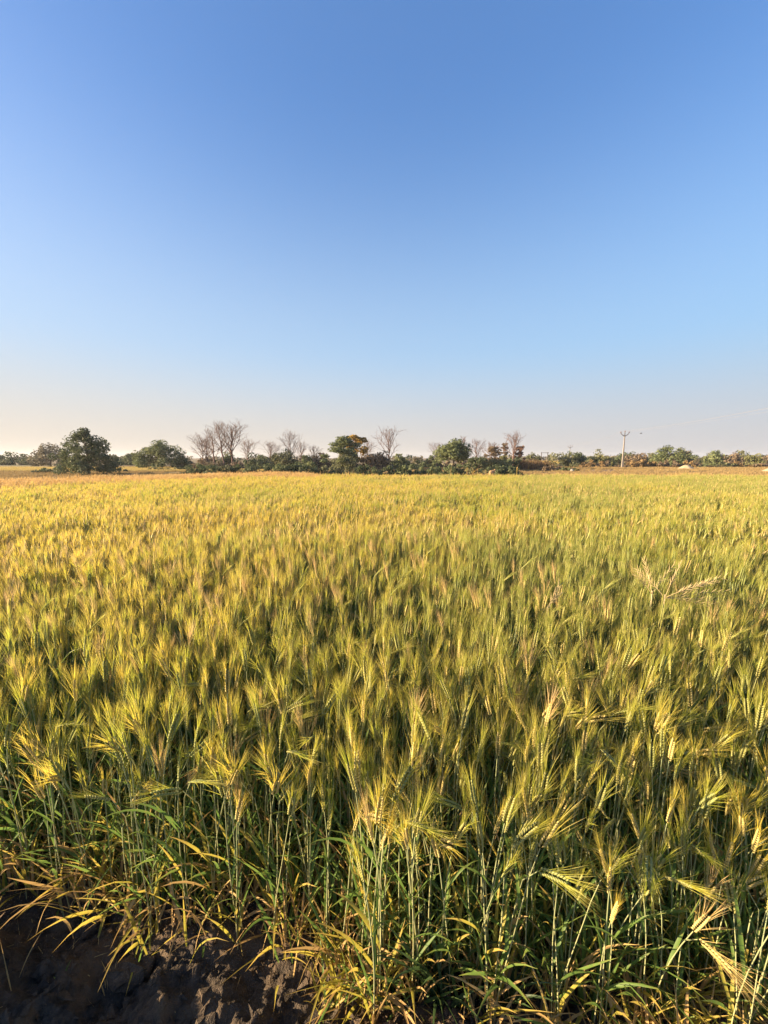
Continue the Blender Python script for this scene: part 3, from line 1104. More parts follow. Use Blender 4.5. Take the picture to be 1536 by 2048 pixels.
mustard(1332, 1172, 2.12, 'dry tan mustard weed with feathery seed-pod branches in the right of the wheat',
        [(0.0, 0.45, 0.34), (0.1, 0.15, 0.36), (0.05, 0.02, 0.30), (0.6, 0.85, 0.24), (2.6, 0.9, 0.2), (-0.3, 0.6, 0.25), (0.2, 0.3, 0.3), (0.0, -0.08, 0.26)], 3)
mustard(1306, 1165, 2.2, 'thinner dry weed sprig just left of the feathery mustard weed', [(0.3, 0.9, 0.22), (1.6, 1.2, 0.2), (3.0, 1.0, 0.14)], 4)
mustard(1096, 1196, 2.1, 'small dry weed sprig poking out of the wheat left of the mustard weed', [(0.4, 0.9, 0.12), (0.2, 1.2, 0.16)], 6)

# ------------------------------------------------------------------ trees
def leaf_quads(rs, C, S, per, size, flat=0.0, droop=0.0):
    """per leaves in every ellipsoid (centre C, radii S); returns verts, quads, tone"""
    n = len(C)
    tot = n * per
    d = rs.normal(size=(tot, 3))
    d /= np.linalg.norm(d, axis=1)[:, None]
    rad = rs.uniform(0.25, 1.0, tot) ** 0.6
    c = np.repeat(C, per, 0)
    s = np.repeat(S, per, 0)
    p = c + d * rad[:, None] * s
    nrm = d * 0.8 + rs.normal(size=(tot, 3)) * 0.7 + np.array([0, 0, 0.45])
    nrm /= np.linalg.norm(nrm, axis=1)[:, None]
    a = np.cross(nrm, rs.normal(size=(tot, 3)))
    a /= np.linalg.norm(a, axis=1)[:, None]
    b = np.cross(nrm, a)
    sz = size * rs.uniform(0.6, 1.35, tot)[:, None]
    a, b = a * sz, b * sz * 0.62
    V = np.stack([p - a, p - b * rs.uniform(.7, 1.2, (tot, 1)), p + a, p + b], 1).reshape(-1, 3)
    F = np.arange(tot * 4).reshape(-1, 4)
    tn = np.repeat(rs.uniform(0, 1, n), per) * 0.65 + rs.uniform(0, 0.35, tot)
    return V, F, np.repeat(tn, 4)


def leafy(name, cat, label, px, top, w, D, style, mat, seed, group=None, base=0.0, dens=1.0, sky=0.0, bark='bark'):
    rs = np.random.RandomState(seed)
    r = random.Random(seed)
    P = at(px, top, D)
    Hh = P.z
    W = w / FOC * D
    if style == 'bush' and px > 1050 and D > 55:
        W *= 1.25
    root = empty(name, (P.x, D, 0))
    tag(root, label, cat, group)
    px_m = D / FOC                                   # metres per photo pixel there
    size = max(0.05, 1.75 * px_m)
    rad = W / 2
    C, S = [], []
    if style == 'layered':
        for k in range(15):
            t = k / 14
            zc = Hh * (0.13 + 0.84 * t)
            rr_ = rad * (0.92 * math.sin(min(1, (1 - t) * 1.25) * math.pi / 2) + 0.03)
            m = int(12 * (1 - t) + 4)
            for j in range(m):
                a = r.uniform(0, 6.28)
                q = rr_ * r.uniform(0.3, 1.0)
                C.append((q * math.cos(a), q * math.sin(a), zc - 0.03 * q + r.gauss(0, 0.04 * Hh)))
                q = r.uniform(0.7, 1.35)
                S.append((rad * .17 * q, rad * .17 * q, Hh * 0.080 * q))
    elif style == 'dome':
        z0 = Hh * (0.26 if name == 'round_tree' else 0.06)
        m = 60
        for j in range(m):
            a = r.uniform(0, 6.28)
            e = math.asin(r.uniform(-0.25, 1.0)) if (j % 3 or name == 'round_tree') else -0.3
            q = r.uniform(0.55, 0.86)
            C.append((rad * q * math.cos(e) * math.cos(a), rad * q * math.cos(e) * math.sin(a),
                      z0 + (Hh - z0) * (0.24 + 0.66 * max(-0.35, math.sin(e)) * q / 0.86) + r.gauss(0, 0.04) + (Hh * r.uniform(-.06, .25) if e == -0.3 else 0)))
            S.append((rad * .24, rad * .24, (Hh - z0) * .17))
    elif style == 'open':                             # irregular tree with gaps
        z0 = Hh * 0.16
        for j in range(34):
            a = r.uniform(0, 6.28)
            t = r.random() ** 0.8
            q = rad * r.uniform(0.1, 0.85) * (1 - 0.55 * t ** 2.5)
            C.append((q * math.cos(a), q * math.sin(a), z0 + (Hh - z0) * (0.05 + 0.86 * t)))
            s = rad * r.uniform(.17, .32)
            S.append((s, s, s * 0.6))
    else:                                             # bush
        m = max(14, int(w / 2.0))
        for j in range(m):
            x = r.uniform(-0.86, 0.86)
            hh = (1 - abs(x) ** 2.6) * r.uniform(0.45, 0.9)
            y = r.uniform(-0.7, 0.7)
            C.append((x * rad * 1.05, y * min(rad, Hh * 0.9), Hh * hh * r.uniform(0.06, 0.98)))
            s = r.uniform(0.26, 0.42)
            S.append((min(rad * 0.45, Hh * s * 0.9), min(rad * .45, Hh * s * 0.9), Hh * s * 0.55))
    C, S = np.array(C, float), np.array(S, float)
    hpx = Hh / px_m
    total = dens * w * hpx * (1.25 if style != 'open' else 0.85)
    per = int(max(12, total / len(C)))
    V, F, tn = leaf_quads(rs, C, S, per, size)
    V[:, 2] *= Hh / np.percentile(V[:, 2], 99.7)
    lo_, hi_ = np.percentile(V[:, 0], (0.6, 99.4))
    V[:, :2] *= W / (hi_ - lo_)
    V[:, 2] = np.maximum(V[:, 2], 0.02)
    np_obj('crown', V, F, mat, tn, root)
    g = G()
    tr = max(0.05, Hh * 0.028)
    if style in ('dome', 'open', 'layered'):
        pts = [Vector((0, 0, 0)), Vector((r.gauss(0, .04), 0, Hh * .2)), Vector((r.gauss(0, .08), r.gauss(0, .05), Hh * .45)), Vector((r.gauss(0, .1), 0, Hh * .75))]
        tube(g, pts, [tr * 1.2, tr, tr * .75, tr * .3], 7)
        for j in range(7):
            q = C[r.randrange(len(C))]
            b0 = pts[1].lerp(pts[2], r.random())
            e = Vector(q)
            tube(g, [b0, b0.lerp(e, .5) + Vector((0, 0, -.05 * Hh)), e], [tr * .5, tr * .35, tr * .12], 5)
        g.build('trunk', M[bark], root)
    else:
        for j in range(5):
            q = Vector(C[r.randrange(len(C))])
            tube(g, [Vector((q.x * .5, q.y * .3, 0)), Vector((q.x * .75, q.y * .7, q.z * .5)), q], [tr * .6, tr * .45, tr * .15], 5)
        g.build('stem', M[bark], root)
    return root


def bare_tree(label, px, top, w, D, seed, lean=0.0, group=None, leaf=None, mat='pale_bark', low=0.30, fork=False):
    r = random.Random(seed)
    P = at(px, top, D)
    Hh, W = P.z, w / FOC * D
    root = empty('bare_tree', (P.x, D, 0))
    tag(root, label, 'tree', group)
    tr = Hh * 0.018 + 0.02
    n = 8
    pts = []
    for i in range(n + 1):
        s = i / n
        pts.append(Vector((-lean * Hh * (1 - s) ** 1.5 + r.gauss(0, 0.016) * Hh * s, r.gauss(0, 0.012) * Hh * s, Hh * 0.96 * s)))
    g = G()
    tube(g, pts, [tr * (1.15 - 0.98 * (i / n) ** 0.8) + 0.006 for i in range(n + 1)], 6)
    g.build('trunk', M[mat], root)
    tw = max(0.007, 0.13 * D / FOC)

    def shoot(g, p, d, ln, rad, level, up):
        segs = 4 if level == 0 else 3
        q = p.copy()
        path = [q.copy()]
        dd = d.copy()
        for i in range(segs):
            dd = (dd + Vector((r.gauss(0, .13), r.gauss(0, .13), up * 0.085 + r.gauss(0, .09)))).normalized()
            q = q + dd * ln / segs
            path.append(q.copy())
        tube(g, path, [max(tw * 0.7, rad * (1 - 0.7 * i / segs)) for i in range(segs + 1)], 4 if level == 0 else 3, cap=False)
        if level >= 2:
            return
        m = (7 if level == 0 else 4)
        for j in range(m):
            s = 0.22 + 0.76 * (j + r.random() * .7) / m
            k = s * segs
            k0 = min(int(k), segs - 1)
            b = path[k0].lerp(path[k0 + 1], k - k0)
            ax = (path[k0 + 1] - path[k0]).normalized()
            x, y = frame_of(ax)
            a = r.uniform(0, 6.28)
            ang = r.uniform(0.5, 0.95)
            nd = ax * math.cos(ang) + (x * math.cos(a) + y * math.sin(a)) * math.sin(ang)
            shoot(g, b, nd, ln * r.uniform(0.34, 0.55) * (1.1 - 0.35 * s), rad * 0.45, level + 1, up)

    nl = r.randint(11, 19)
    open_ = r.uniform(1.0, 1.4)
    for j in range(nl):
        s = low + (0.96 - low) * (j + r.random() * 0.5) / nl
        k = s * n
        k0 = min(int(k), n - 1)
        b = pts[k0].lerp(pts[k0 + 1], k - k0)
        a = j * 2.4 + r.gauss(0, .4)
        ang = r.uniform(0.5, 1.1) * (1 - 0.45 * s) * open_
        reach = W / 2 * (0.55 + 0.6 * math.sin(math.pi * min(1, (s - low) / (1 - low) * 0.75 + 0.15)))
        ln = min(reach / max(0.4, math.sin(ang)), (Hh - b.z) * 1.05 + 0.12 * Hh)
        d = Vector((math.sin(ang) * math.cos(a), math.sin(ang) * math.sin(a), math.cos(ang)))
        g = G()
        shoot(g, b, d, ln, tr * (0.55 - 0.3 * s), 0, 1.0)
        g.build('limb', M[mat], root)
    vv = np.array([v.co[:] for ch in root.children for v in ch.data.vertices])
    lo_, hi_ = np.percentile(vv[:, 0], (0.5, 99.5))
    fx, fz = W / (hi_ - lo_), Hh / np.percentile(vv[:, 2], 99.6)
    for ch in root.children:
        co = np.array([v.co[:] for v in ch.data.vertices]) * np.array([fx, fx, fz])
        ch.data.vertices.foreach_set('co', co.astype(np.float32).ravel())
        ch.data.update()
    if leaf:
        rs = np.random.RandomState(seed)
        m = 14
        C = np.array([(r.gauss(0, W * .2), r.gauss(0, W * .2), Hh * r.uniform(0.55, 0.95)) for _ in range(m)])
        S = np.full((m, 3), W * 0.10)
        V, F, tn = leaf_quads(rs, C, S, 22, 2.2 * D / FOC)
        np_obj('crown', V, F, leaf, tn, root)
    return root


# --- left
leafy('layered_tree', 'tree', 'large dark tree with layered boughs, tallest leafy tree at the left', 168, 858, 104, 36, 'layered', T['dark'], 1, dens=1.15)
leafy('hazy_tree', 'tree', 'grey-brown tree behind the left side of the large layered tree', 97, 888, 58, 70, 'dome', T['grey'], 2)
leafy('bush', 'bush', 'low dark bush at the left foot of the large layered tree', 100, 932, 62, 40, 'bush', T['dark'], 3)
leafy('bush', 'bush', 'low dark bush at the right foot of the large layered tree', 222, 934, 60, 42, 'bush', T['dark'], 4)
leafy('far_tree', 'tree', 'far dark tree at the very left edge of the photo', 2, 907, 40, 82, 'bush', T['dark'], 5)
leafy('far_tree', 'tree', 'far dark tree second from the left edge', 32, 904, 44, 84, 'bush', T['dark'], 6)
leafy('far_tree', 'tree', 'far dark tree third from the left edge, just before the grey-brown tree', 66, 907, 40, 80, 'bush', T['dark'], 7)
leafy('far_tree', 'tree', 'far olive tree right of the large layered tree', 236, 909, 42, 84, 'bush', T['olive'], 8)
leafy('far_tree', 'tree', 'far dark tree just left of the dome-shaped tree', 264, 906, 44, 80, 'bush', T['dark'], 9)
leafy('dome_tree', 'tree', 'broad dome-shaped green tree between the layered tree and the bare trees', 320, 882, 92, 56, 'dome', T['green'], 10, dens=1.2)
leafy('bush', 'bush', 'dark bush tucked against the right side of the dome-shaped tree', 364, 907, 40, 55, 'bush', T['dark'], 11)
for i, (x, t, w, m, l) in enumerate([
        (275, 938, 44, 'brown', 'low brown scrub left of the dome-shaped tree, behind the ripe strip'),
        (318, 935, 56, 'olive', 'low olive scrub under the dome-shaped tree'),
        (368, 934, 50, 'dark', 'low dark scrub right under the edge of the dome-shaped tree'),
        (396, 919, 40, 'brown', 'brown scrub at the foot of the leftmost bare trees'),
        (432, 921, 44, 'grey', 'grey-green scrub at the foot of the leaning bare trunk'),
        (478, 923, 44, 'brown', 'brown scrub right of the tallest bare tree')]):
    leafy('scrub', 'bush', l, x, t, w, 50 - (i < 3) * 4, 'bush', T[m], 20 + i)
# --- bare trees
BG = None
for (x, t, w, D, s, ln, l) in [
        (404, 866, 50, 54, 1, 0.06, 'leftmost bare tree, spreading left with a slim trunk'),
        (411, 872, 34, 56, 2, 0.0, 'thin bare tree standing close beside the leftmost one'),
        (424, 853, 44, 52, 3, 0.0, 'bare tree with a straight trunk between the leftmost pair and the leaning one'),
        (437, 841, 46, 51, 4, -0.10, 'tall bare tree with a crooked pale trunk leaning at its foot'),
        (460, 838, 74, 52, 5, 0.0, 'tallest and widest bare tree, sweeping branches to the right'),
        (494, 877, 46, 58, 6, 0.0, 'small twiggy bare tree right of the tallest bare tree'),
        (540, 880, 46, 60, 7, 0.0, 'low forked bare tree behind the dark green bushes'),
        (579, 858, 42, 54, 8, 0.0, 'upright bare tree with a broom-shaped top left of the centre'),
        (601, 881, 30, 55, 9, 0.0, 'slim bare tree just right of the broom-shaped one'),
        (627, 889, 30, 55, 10, 0.0, 'little bare sapling before the dark olive tree'),
        (735, 878, 36, 60, 11, 0.0, 'bare tree right beside the golden-leaved tree'),
        (778, 850, 62, 52, 12, 0.0, 'bare fan-shaped tree standing alone at the centre'),
        (874, 884, 40, 56, 13, 0.0, 'small bare tree at the left side of the round green tree'),
        (927, 872, 24, 60, 14, 0.0, 'twiggy bare treetop showing just behind the round green tree'),
        (953, 877, 40, 54, 15, 0.0, 'pinkish bare tree right of the round green tree'),
        (984, 883, 36, 57, 16, 0.0, 'faint bare tree between the pinkish one and the brown-leaved trees'),
        (1029, 861, 54, 52, 17, 0.0, 'rightmost bare tree, tall, over the reddish leaves')]:
    bare_tree(l, x, t, w, D, 300 + s, ln)
# --- centre
for i, (nm, cat, x, t, w, D, st, m, l) in enumerate([
        ('bush', 'bush', 462, 904, 34, 60, 'bush', 'green', 'green bush seen behind the trunk of the tallest bare tree'),
        ('bush', 'bush', 518, 906, 60, 54, 'bush', 'dark', 'dark green bush left of the flat-topped olive tree'),
        ('flat_tree', 'tree', 566, 899, 62, 52, 'bush', 'olive', 'flat-topped olive tree before the broom-shaped bare tree'),
        ('bush', 'bush', 530, 925, 50, 47, 'bush', 'dark', 'low black-green bush at the foot of the flat-topped olive tree'),
        ('bush', 'bush', 610, 918, 44, 48, 'bush', 'green', 'fresh green bush left of the dark olive tree'),
        ('bush', 'bush', 643, 904, 42, 53, 'bush', 'brown', 'brown-green bush behind the little bare sapling'),
        ('olive_tree', 'tree', 681, 873, 74, 49, 'open', 'green', 'irregular dark olive tree left of the golden-leaved one'),
        ('golden_tree', 'tree', 712, 870, 46, 55, 'open', 'gold', 'half-bare tree with golden leaves behind the dark olive tree'),
        ('bush', 'bush', 690, 908, 60, 47, 'bush', 'olive', 'olive bush under the irregular dark olive tree'),
        ('bush', 'bush', 731, 908, 34, 56, 'bush', 'brown', 'brown bush under the golden-leaved tree'),
        ('bush', 'bush', 756, 903, 56, 51, 'bush', 'brown', 'brown-olive bush left of the fan-shaped bare tree'),
        ('bush', 'bush', 806, 908, 62, 54, 'bush', 'green', 'green bush just right of the fan-shaped bare tree'),
        ('far_tree', 'tree', 838, 912, 30, 82, 'bush', 'grey', 'far grey-green tree in the gap right of the centre'),
        ('bush', 'bush', 858, 911, 40, 60, 'bush', 'dark', 'dark bush left of the round green tree'),
        ('round_tree', 'tree', 908, 879, 70, 47, 'dome', 'green', 'round-crowned green tree, largest leafy tree right of the centre'),
        ('bush', 'bush', 958, 914, 54, 52, 'bush', 'dark', 'dark bush under the pinkish bare tree'),
        ('brown_tree', 'tree', 990, 893, 36, 56, 'open', 'brown', 'brown-leaved bushy tree behind the faint bare tree'),
        ('brown_tree', 'tree', 1010, 886, 20, 55, 'open', 'brown', 'narrow brown-leaved tree left of the rightmost bare tree'),
        ('bush', 'bush', 1000, 912, 54, 48, 'bush', 'lime', 'sunlit yellow-green bush below the brown-leaved trees'),
        ('bush', 'bush', 1029, 914, 34, 50, 'bush', 'dark', 'dark bush at the foot of the rightmost bare tree'),
        ('red_tree', 'tree', 1040, 892, 28, 55, 'open', 'red', 'small reddish-leaved tree beside the rightmost bare tree'),
        # right
        ('bush', 'bush', 1066, 905, 30, 68, 'bush', 'olive', 'olive treetop behind the dry reeds'),
        ('bush', 'bush', 1122, 905, 46, 64, 'bush', 'olive', 'rounded olive tree left of the small power pole'),
        ('bush', 'bush', 1150, 904, 34, 66, 'bush', 'dark', 'dark rounded tree right of the small power pole'),
        ('bush', 'bush', 1106, 930, 44, 46, 'bush', 'brown', 'brown low bush right of the dry reeds'),
        ('bush', 'bush', 1136, 934, 44, 45, 'bush', 'dark', 'low dark bush beside the pale stone'),
        ('far_tree', 'tree', 1162, 911, 22, 120, 'bush', 'dark', 'far dark tree left of the yellow-green tree'),
        ('far_tree', 'tree', 1182, 912, 24, 115, 'bush', 'dark', 'far dark tree half hidden by the yellow-green tree'),
        ('lime_tree', 'tree', 1205, 899, 40, 66, 'bush', 'lime', 'yellow-green tree left of the tall power pole'),
        ('scrub', 'bush', 1186, 920, 44, 62, 'bush', 'tan', 'tan scrub under the left side of the yellow-green tree'),
        ('scrub', 'bush', 1222, 921, 44, 62, 'bush', 'brown', 'brown scrub under the right side of the yellow-green tree'),
        ('dome_tree', 'tree', 1246, 904, 36, 84, 'bush', 'dark', 'dark dome-shaped tree right behind the tall power pole'),
        ('bush', 'bush', 1274, 906, 36, 74, 'bush', 'brown', 'brownish tree just right of the tall power pole'),
        ('bush', 'bush', 1304, 906, 40, 76, 'bush', 'olive', 'olive tree halfway between the pole and the big right-hand tree'),
        ('scrub', 'bush', 1262, 922, 40, 62, 'bush', 'tan', 'tan scrub at the right foot of the tall power pole'),
        ('scrub', 'bush', 1294, 919, 42, 63, 'bush', 'tan', 'pale tan scrub with a thin trunk right of the pole'),
        ('big_tree', 'tree', 1344, 892, 62, 68, 'dome', 'green', 'big pointed green tree above the pale sand heap'),
        ('grey_tree', 'tree', 1366, 899, 34, 72, 'dome', 'grey', 'grey-green tree against the right side of the big pointed one'),
        ('scrub', 'bush', 1336, 920, 44, 63, 'bush', 'brown', 'brown scrub behind the pale sand heap'),
        ('scrub', 'bush', 1366, 921, 34, 63, 'bush', 'tan', 'tan scrub right behind the pale sand heap'),
        ('bush', 'bush', 1388, 919, 20, 64, 'bush', 'brown', 'small dark-brown round bush right of the sand heap'),
        ('bush', 'bush', 1417, 904, 32, 84, 'bush', 'olive', 'olive tree at the left end of the right-hand row'),
        ('bush', 'bush', 1440, 901, 38, 80, 'bush', 'green', 'green domed tree second in the right-hand row'),
        ('bush', 'bush', 1466, 905, 34, 78, 'bush', 'brown', 'brown tree third in the right-hand row'),
        ('bush', 'bush', 1492, 901, 40, 80, 'bush', 'olive', 'dark olive tree fourth in the right-hand row'),
        ('bush', 'bush', 1514, 908, 30, 70, 'bush', 'lime', 'yellow-green tree near the right edge of the photo'),
        ('bush', 'bush', 1534, 906, 36, 78, 'bush', 'brown', 'brown tree cut by the right edge of the photo'),
        ('bush', 'bush', 1564, 903, 46, 80, 'bush', 'olive', 'olive tree just beyond the right edge'),
        ('scrub', 'bush', 1420, 928, 40, 62, 'bush', 'dark', 'low dark scrub under the left of the right-hand row'),
        ('scrub', 'bush', 1452, 924, 44, 62, 'bush', 'olive', 'low olive scrub under the middle of the right-hand row'),
        ('scrub', 'bush', 1486, 923, 50, 62, 'bush', 'tan', 'low tan scrub under the right of the right-hand row'),
        ('scrub', 'bush', 1530, 926, 46, 62, 'bush', 'brown', 'low brown scrub at the right edge of the photo')]):
    leafy(nm, cat, l, x, t, w, D, st, T[m], 60 + i)

# low dark hedge behind the wheat, plant by plant
r = random.Random(14)
x = 380
i = 0
while x < 1040:
    w = r.uniform(30, 46)
    LM = [(395, 'leftmost bare trees'), (437, 'crooked leaning bare tree'), (460, 'tallest bare tree'), (494, 'small twiggy bare tree'), (540, 'low forked bare tree'), (579, 'broom-shaped bare tree'),
          (627, 'little bare sapling'), (675, 'irregular dark olive tree'), (712, 'golden-leaved tree'), (778, 'fan-shaped bare tree'), (832, 'far grey-green tree'), (858, 'dark bush by the round tree'), (908, 'round green tree'),
          (953, 'pinkish bare tree'), (990, 'brown-leaved trees'), (1029, 'rightmost bare tree')]
    near_ = min(LM, key=lambda q: abs(q[0] - x))
    leafy('hedge_shrub', 'bush', 'low hedge shrub behind the wheat, %s the %s' % ('just left of' if x < near_[0] - 6 else ('just right of' if x > near_[0] + 6 else 'right below'), near_[1]), x, r.uniform(928, 934) if x > 610 else r.uniform(924, 932), w, 34 + r.uniform(-1, 2),
          'bush', T[r.choice(('dark', 'dark', 'olive', 'green'))], 400 + i, 'hedge shrubs behind the wheat')
    x += w * 0.72
    i += 1
x = 1160
while x < 1536:
    w = r.uniform(36, 60)
    LM = [(1150, 'small power pole'), (1205, 'yellow-green tree'), (1246, 'tall power pole'), (1304, 'olive tree between pole and big tree'), (1344, 'big pointed green tree'), (1388, 'sand heap'),
          (1417, 'left end of the right-hand row'), (1466, 'brown tree of the right-hand row'), (1514, 'yellow-green tree at the edge')]
    near_ = min(LM, key=lambda q: abs(q[0] - x))
    leafy('verge_shrub', 'bush', 'very low shrub behind the ploughed field, %s the %s' % ('left of' if x < near_[0] - 6 else ('right of' if x > near_[0] + 6 else 'below'), near_[1]), x, r.uniform(928, 932), w, 64 + r.uniform(-1, 2),
          'bush', T[r.choice(('dark', 'olive', 'brown', 'tan'))], 500 + i, 'low shrubs behind the ploughed field')
    x += w * 0.8
    i += 1

# a back row that closes the thicket
for (x0, x1, D0, t0, t1, kinds, where) in ((372, 1048, 60, 909, 921, ('dark', 'olive', 'green', 'brown', 'grey'), 'thicket'), (1160, 1560, 88, 908, 915, ('olive', 'dark', 'grey', 'brown'), 'row')):
    LM = [(395, 'the leftmost bare trees'), (437, 'the crooked leaning bare tree'), (460, 'the tallest bare tree'), (494, 'the small twiggy bare tree'), (540, 'the low forked bare tree'),
          (579, 'the broom-shaped bare tree'), (627, 'the little bare sapling'), (675, 'the irregular dark olive tree'), (712, 'the golden-leaved tree'), (778, 'the fan-shaped bare tree'),
          (838, 'the far grey-green tree'), (874, 'the small bare tree'), (908, 'the round green tree'), (953, 'the pinkish bare tree'), (990, 'the brown-leaved trees'), (1029, 'the rightmost bare tree'),
          (1182, 'the yellow-green tree'), (1246, 'the tall power pole'), (1304, 'the olive tree past the pole'), (1344, 'the big pointed tree'), (1388, 'the dark-brown round bush'),
          (1440, 'the green domed tree'), (1466, 'the brown tree'), (1514, 'the yellow-green edge tree')]
    x = x0
    while x < x1:
        w = r.uniform(28, 44)
        near_ = min(LM, key=lambda q: abs(q[0] - x))
        rel = 'back-left of' if x < near_[0] - 6 else ('back-right of' if x > near_[0] + 6 else 'right behind')
        k_ = r.choice(kinds)
        leafy('back_shrub', 'bush', '%s shrub in the back %s %s %s' % ({'dark': 'dark green'}.get(k_, k_), where, rel, near_[1]), x, r.uniform(t0, t1), w, D0 + r.uniform(-2, 3), 'bush', T[k_], 700 + i, 'shrubs in the back rows')
        x += w * 0.85
        i += 1

# far woods on the horizon: reads as one mass
rs2 = np.random.RandomState(99)
m = 240
bear = rs2.uniform(-1.5, 1.5, m)
dist = rs2.uniform(170, 240, m)
C = np.stack([bear * dist, dist, rs2.uniform(0.4, 1.6, m)], 1)
S = np.stack([rs2.uniform(2.5, 5, m), rs2.uniform(2, 4, m), rs2.uniform(0.7, 1.3, m)], 1)
V, F, tn = leaf_quads(rs2, C, S, 60, 0.55)
V[:, 2] = np.maximum(V[:, 2], 0.02)
tag(np_obj('far_woods', V, F, T['grey'], tn), 'far grey-green woods along the horizon', 'woods', kind='stuff')

# dry reeds
def reeds(px, top, w, D, label, seed):
    r = random.Random(seed)
    P = at(px, top, D)
    root = empty('reed_clump', (P.x, D, 0))
    tag(root, label, 'reeds')
    W = w / FOC * D
    g, g2 = G(), G()
    for i in range(260):
        x, y = r.uniform(-W / 2, W / 2), r.gauss(0, 0.7)
        h = P.z * r.uniform(0.5, 1.0)
        tube(g, [Vector((x, y, 0)), Vector((x + r.gauss(0, .05), y, h * .5)), Vector((x + r.gauss(0.05, .15), y, h))], [.014, .012, .006], 3, cap=False)
        for q in range(2):
            blade(g2, (x, y, h * r.uniform(.1, .7)), r.uniform(0, 6.28), r.uniform(.1, .6), r.uniform(.3, .7), .05, r.uniform(.3, 1.2), 0, r, 3)
    g.build('stalks', T['red'], root)
    tag(g2.build('blades', T['tan'], root), kind='stuff')


reeds(1054, 916, 34, 50, 'reddish dry reed clump right of the rightmost bare tree', 1)
reeds(1084, 919, 36, 51, 'paler dry reed clump under the steel frame', 2)

# single dry stalks standing up behind the edge of the wheat
def stalk(px, top, D, seed, label):
    r = random.Random(seed)
    P = at(px, top, D)
    root = empty('dry_stalk', (P.x, D, 0))
    tag(root, label, 'weed')
    g = G()
    tube(g, [Vector((0, 0, 0)), Vector((.03, 0, P.z * .5)), Vector((0.02, 0, P.z))], [.016, .013, .006], 4)
    g.build('stem', M['straw'], root)
    for i in range(7):
        b = G()
        blade(b, (0.02, 0, P.z * r.uniform(.3, .95)), r.uniform(0, 6.28), r.uniform(.2, .7), r.uniform(.12, .3), .03, r.uniform(.2, 1), 0, r, 3)
        b.build('leaf', M['straw'] if i % 2 else M['yleaf'], root)


stalk(901, 936, 22, 1, 'pale dry stalk standing below the round green tree')
stalk(933, 935, 22, 2, 'pale dry stalk right of the round green tree')
stalk(946, 937, 21, 3, 'bent dry stalk between two pale dry stalks')
stalk(955, 936, 22, 4, 'dry stalk just left of the goat')
stalk(1033, 934, 22, 5, 'pale green-white stalk below the rightmost bare tree')
stalk(945, 946, 17, 6, 'dark bent weed rising out of the wheat edge')

# ------------------------------------------------------------------ power line
def power_pole(loc, H, label, group):
    root = empty('power_pole', loc)
    tag(root, label, 'power pole', group)
    g = G()
    t0, t1 = 0.125, 0.055
    top = H - 0.75
    vs = []
    for z, t in ((0, t0), (top, t1)):
        vs += [(-t, -t * .7, z), (t, -t * .7, z), (t, t * .7, z), (-t, t * .7, z)]
    g.add(vs, [(0, 1, 5, 4), (1, 2, 6, 5), (2, 3, 7, 6), (3, 0, 4, 7), (4, 5, 6, 7), (3, 2, 1, 0)])
    g.build('post', M['concrete'], root, smooth=False)
    tips = []
    for s in (-1, 1):
        a = G()
        e = Vector((s * 0.62, 0, H - 0.42))
        tube(a, [Vector((s * 0.05, 0, top - 0.1)), Vector((s * .36, 0, H - .66)), e, e + Vector((0, 0, .1))], [.055, .05, .045, .03], 6)
        ao = a.build('arm', M['steel'], root)
        i_ = G()
        tube(i_, [e + Vector((0, 0, .08)), e + Vector((0, 0, .15)), e + Vector((0, 0, .22)), e + Vector((0, 0, .28))], [.05, .09, .05, .03], 8)
        i_.build('insulator', M['insulator'], ao)
        tips.append(e + Vector((0, 0, .26)))
    a = G()
    tube(a, [Vector((0, 0, top - .05)), Vector((0, 0, H - 0.18))], [.06, .045], 6)
    ao = a.build('pin', M['steel'], root)
    i_ = G()
    tube(i_, [Vector((0, 0, H - .2)), Vector((0, 0, H - .12)), Vector((0, 0, H - .05)), Vector((0, 0, H))], [.05, .09, .05, .03], 8)
    i_.build('insulator', M['insulator'], ao)
    tips.insert(1, Vector((0, 0, H - .02)))
    return [Vector(loc) + t for t in tips]


PG = 'concrete poles of the power line'
pA = at(1244, 937, 60)
pB = at(1138, 930, 112)
hA = at(1246, 861, 60).z
hB = at(1138, 890, 112).z
tA = power_pole((pA.x, 60, 0), hA, 'tall pale concrete power pole with a steel V of arms, right half', PG)
tB = power_pole((pB.x, 112, 0), hB, 'small far concrete power pole before the rounded olive trees', PG)
tC = power_pole((21.0, 5.0, 0), hA + 0.1, 'near concrete power pole beyond the right edge of the photo', PG)


def wire(a, b, sag, label):
    g = G()
    pts = []
    for i in range(25):
        s = i / 24
        p = a.lerp(b, s)
        p.z -= sag * 4 * s * (1 - s)
        pts.append(p)
    tube(g, pts, [0.006] * 25, 5)
    o = g.build('wire', M['wire'])
    tag(o, label, 'wire', 'overhead wires of the power line')


for j, nm in enumerate(('left arm', 'top pin', 'right arm')):
    wire(tA[j], tC[j], 0.55, 'thin overhead wire rising right from the %s of the tall pole' % nm)
    wire(tB[j], tA[j], 0.5, 'faint overhead wire from the %s of the far pole to the tall pole' % nm)

# two-legged steel frame by the reeds
root = empty('steel_frame', (at(1088, 930, 72).x, 72, 0))
tag(root, 'small two-legged steel frame with crossbars above the dry reeds', 'frame')
zt = at(1088, 904.5, 72).z
hw = 6.3 / FOC * 72
for s in (-1, 1):
    g = G(); box(g, (s * hw, 0, zt / 2), (0.09, 0.09, zt)); g.build('post', M['steel'], root, smooth=False)
for z in (zt - 0.10, zt - 0.85):
    g = G(); box(g, (0, -0.11, z), (hw * 2 + 0.3, 0.06, 0.08)); g.build('crossbar', M['steel'], root, smooth=False)

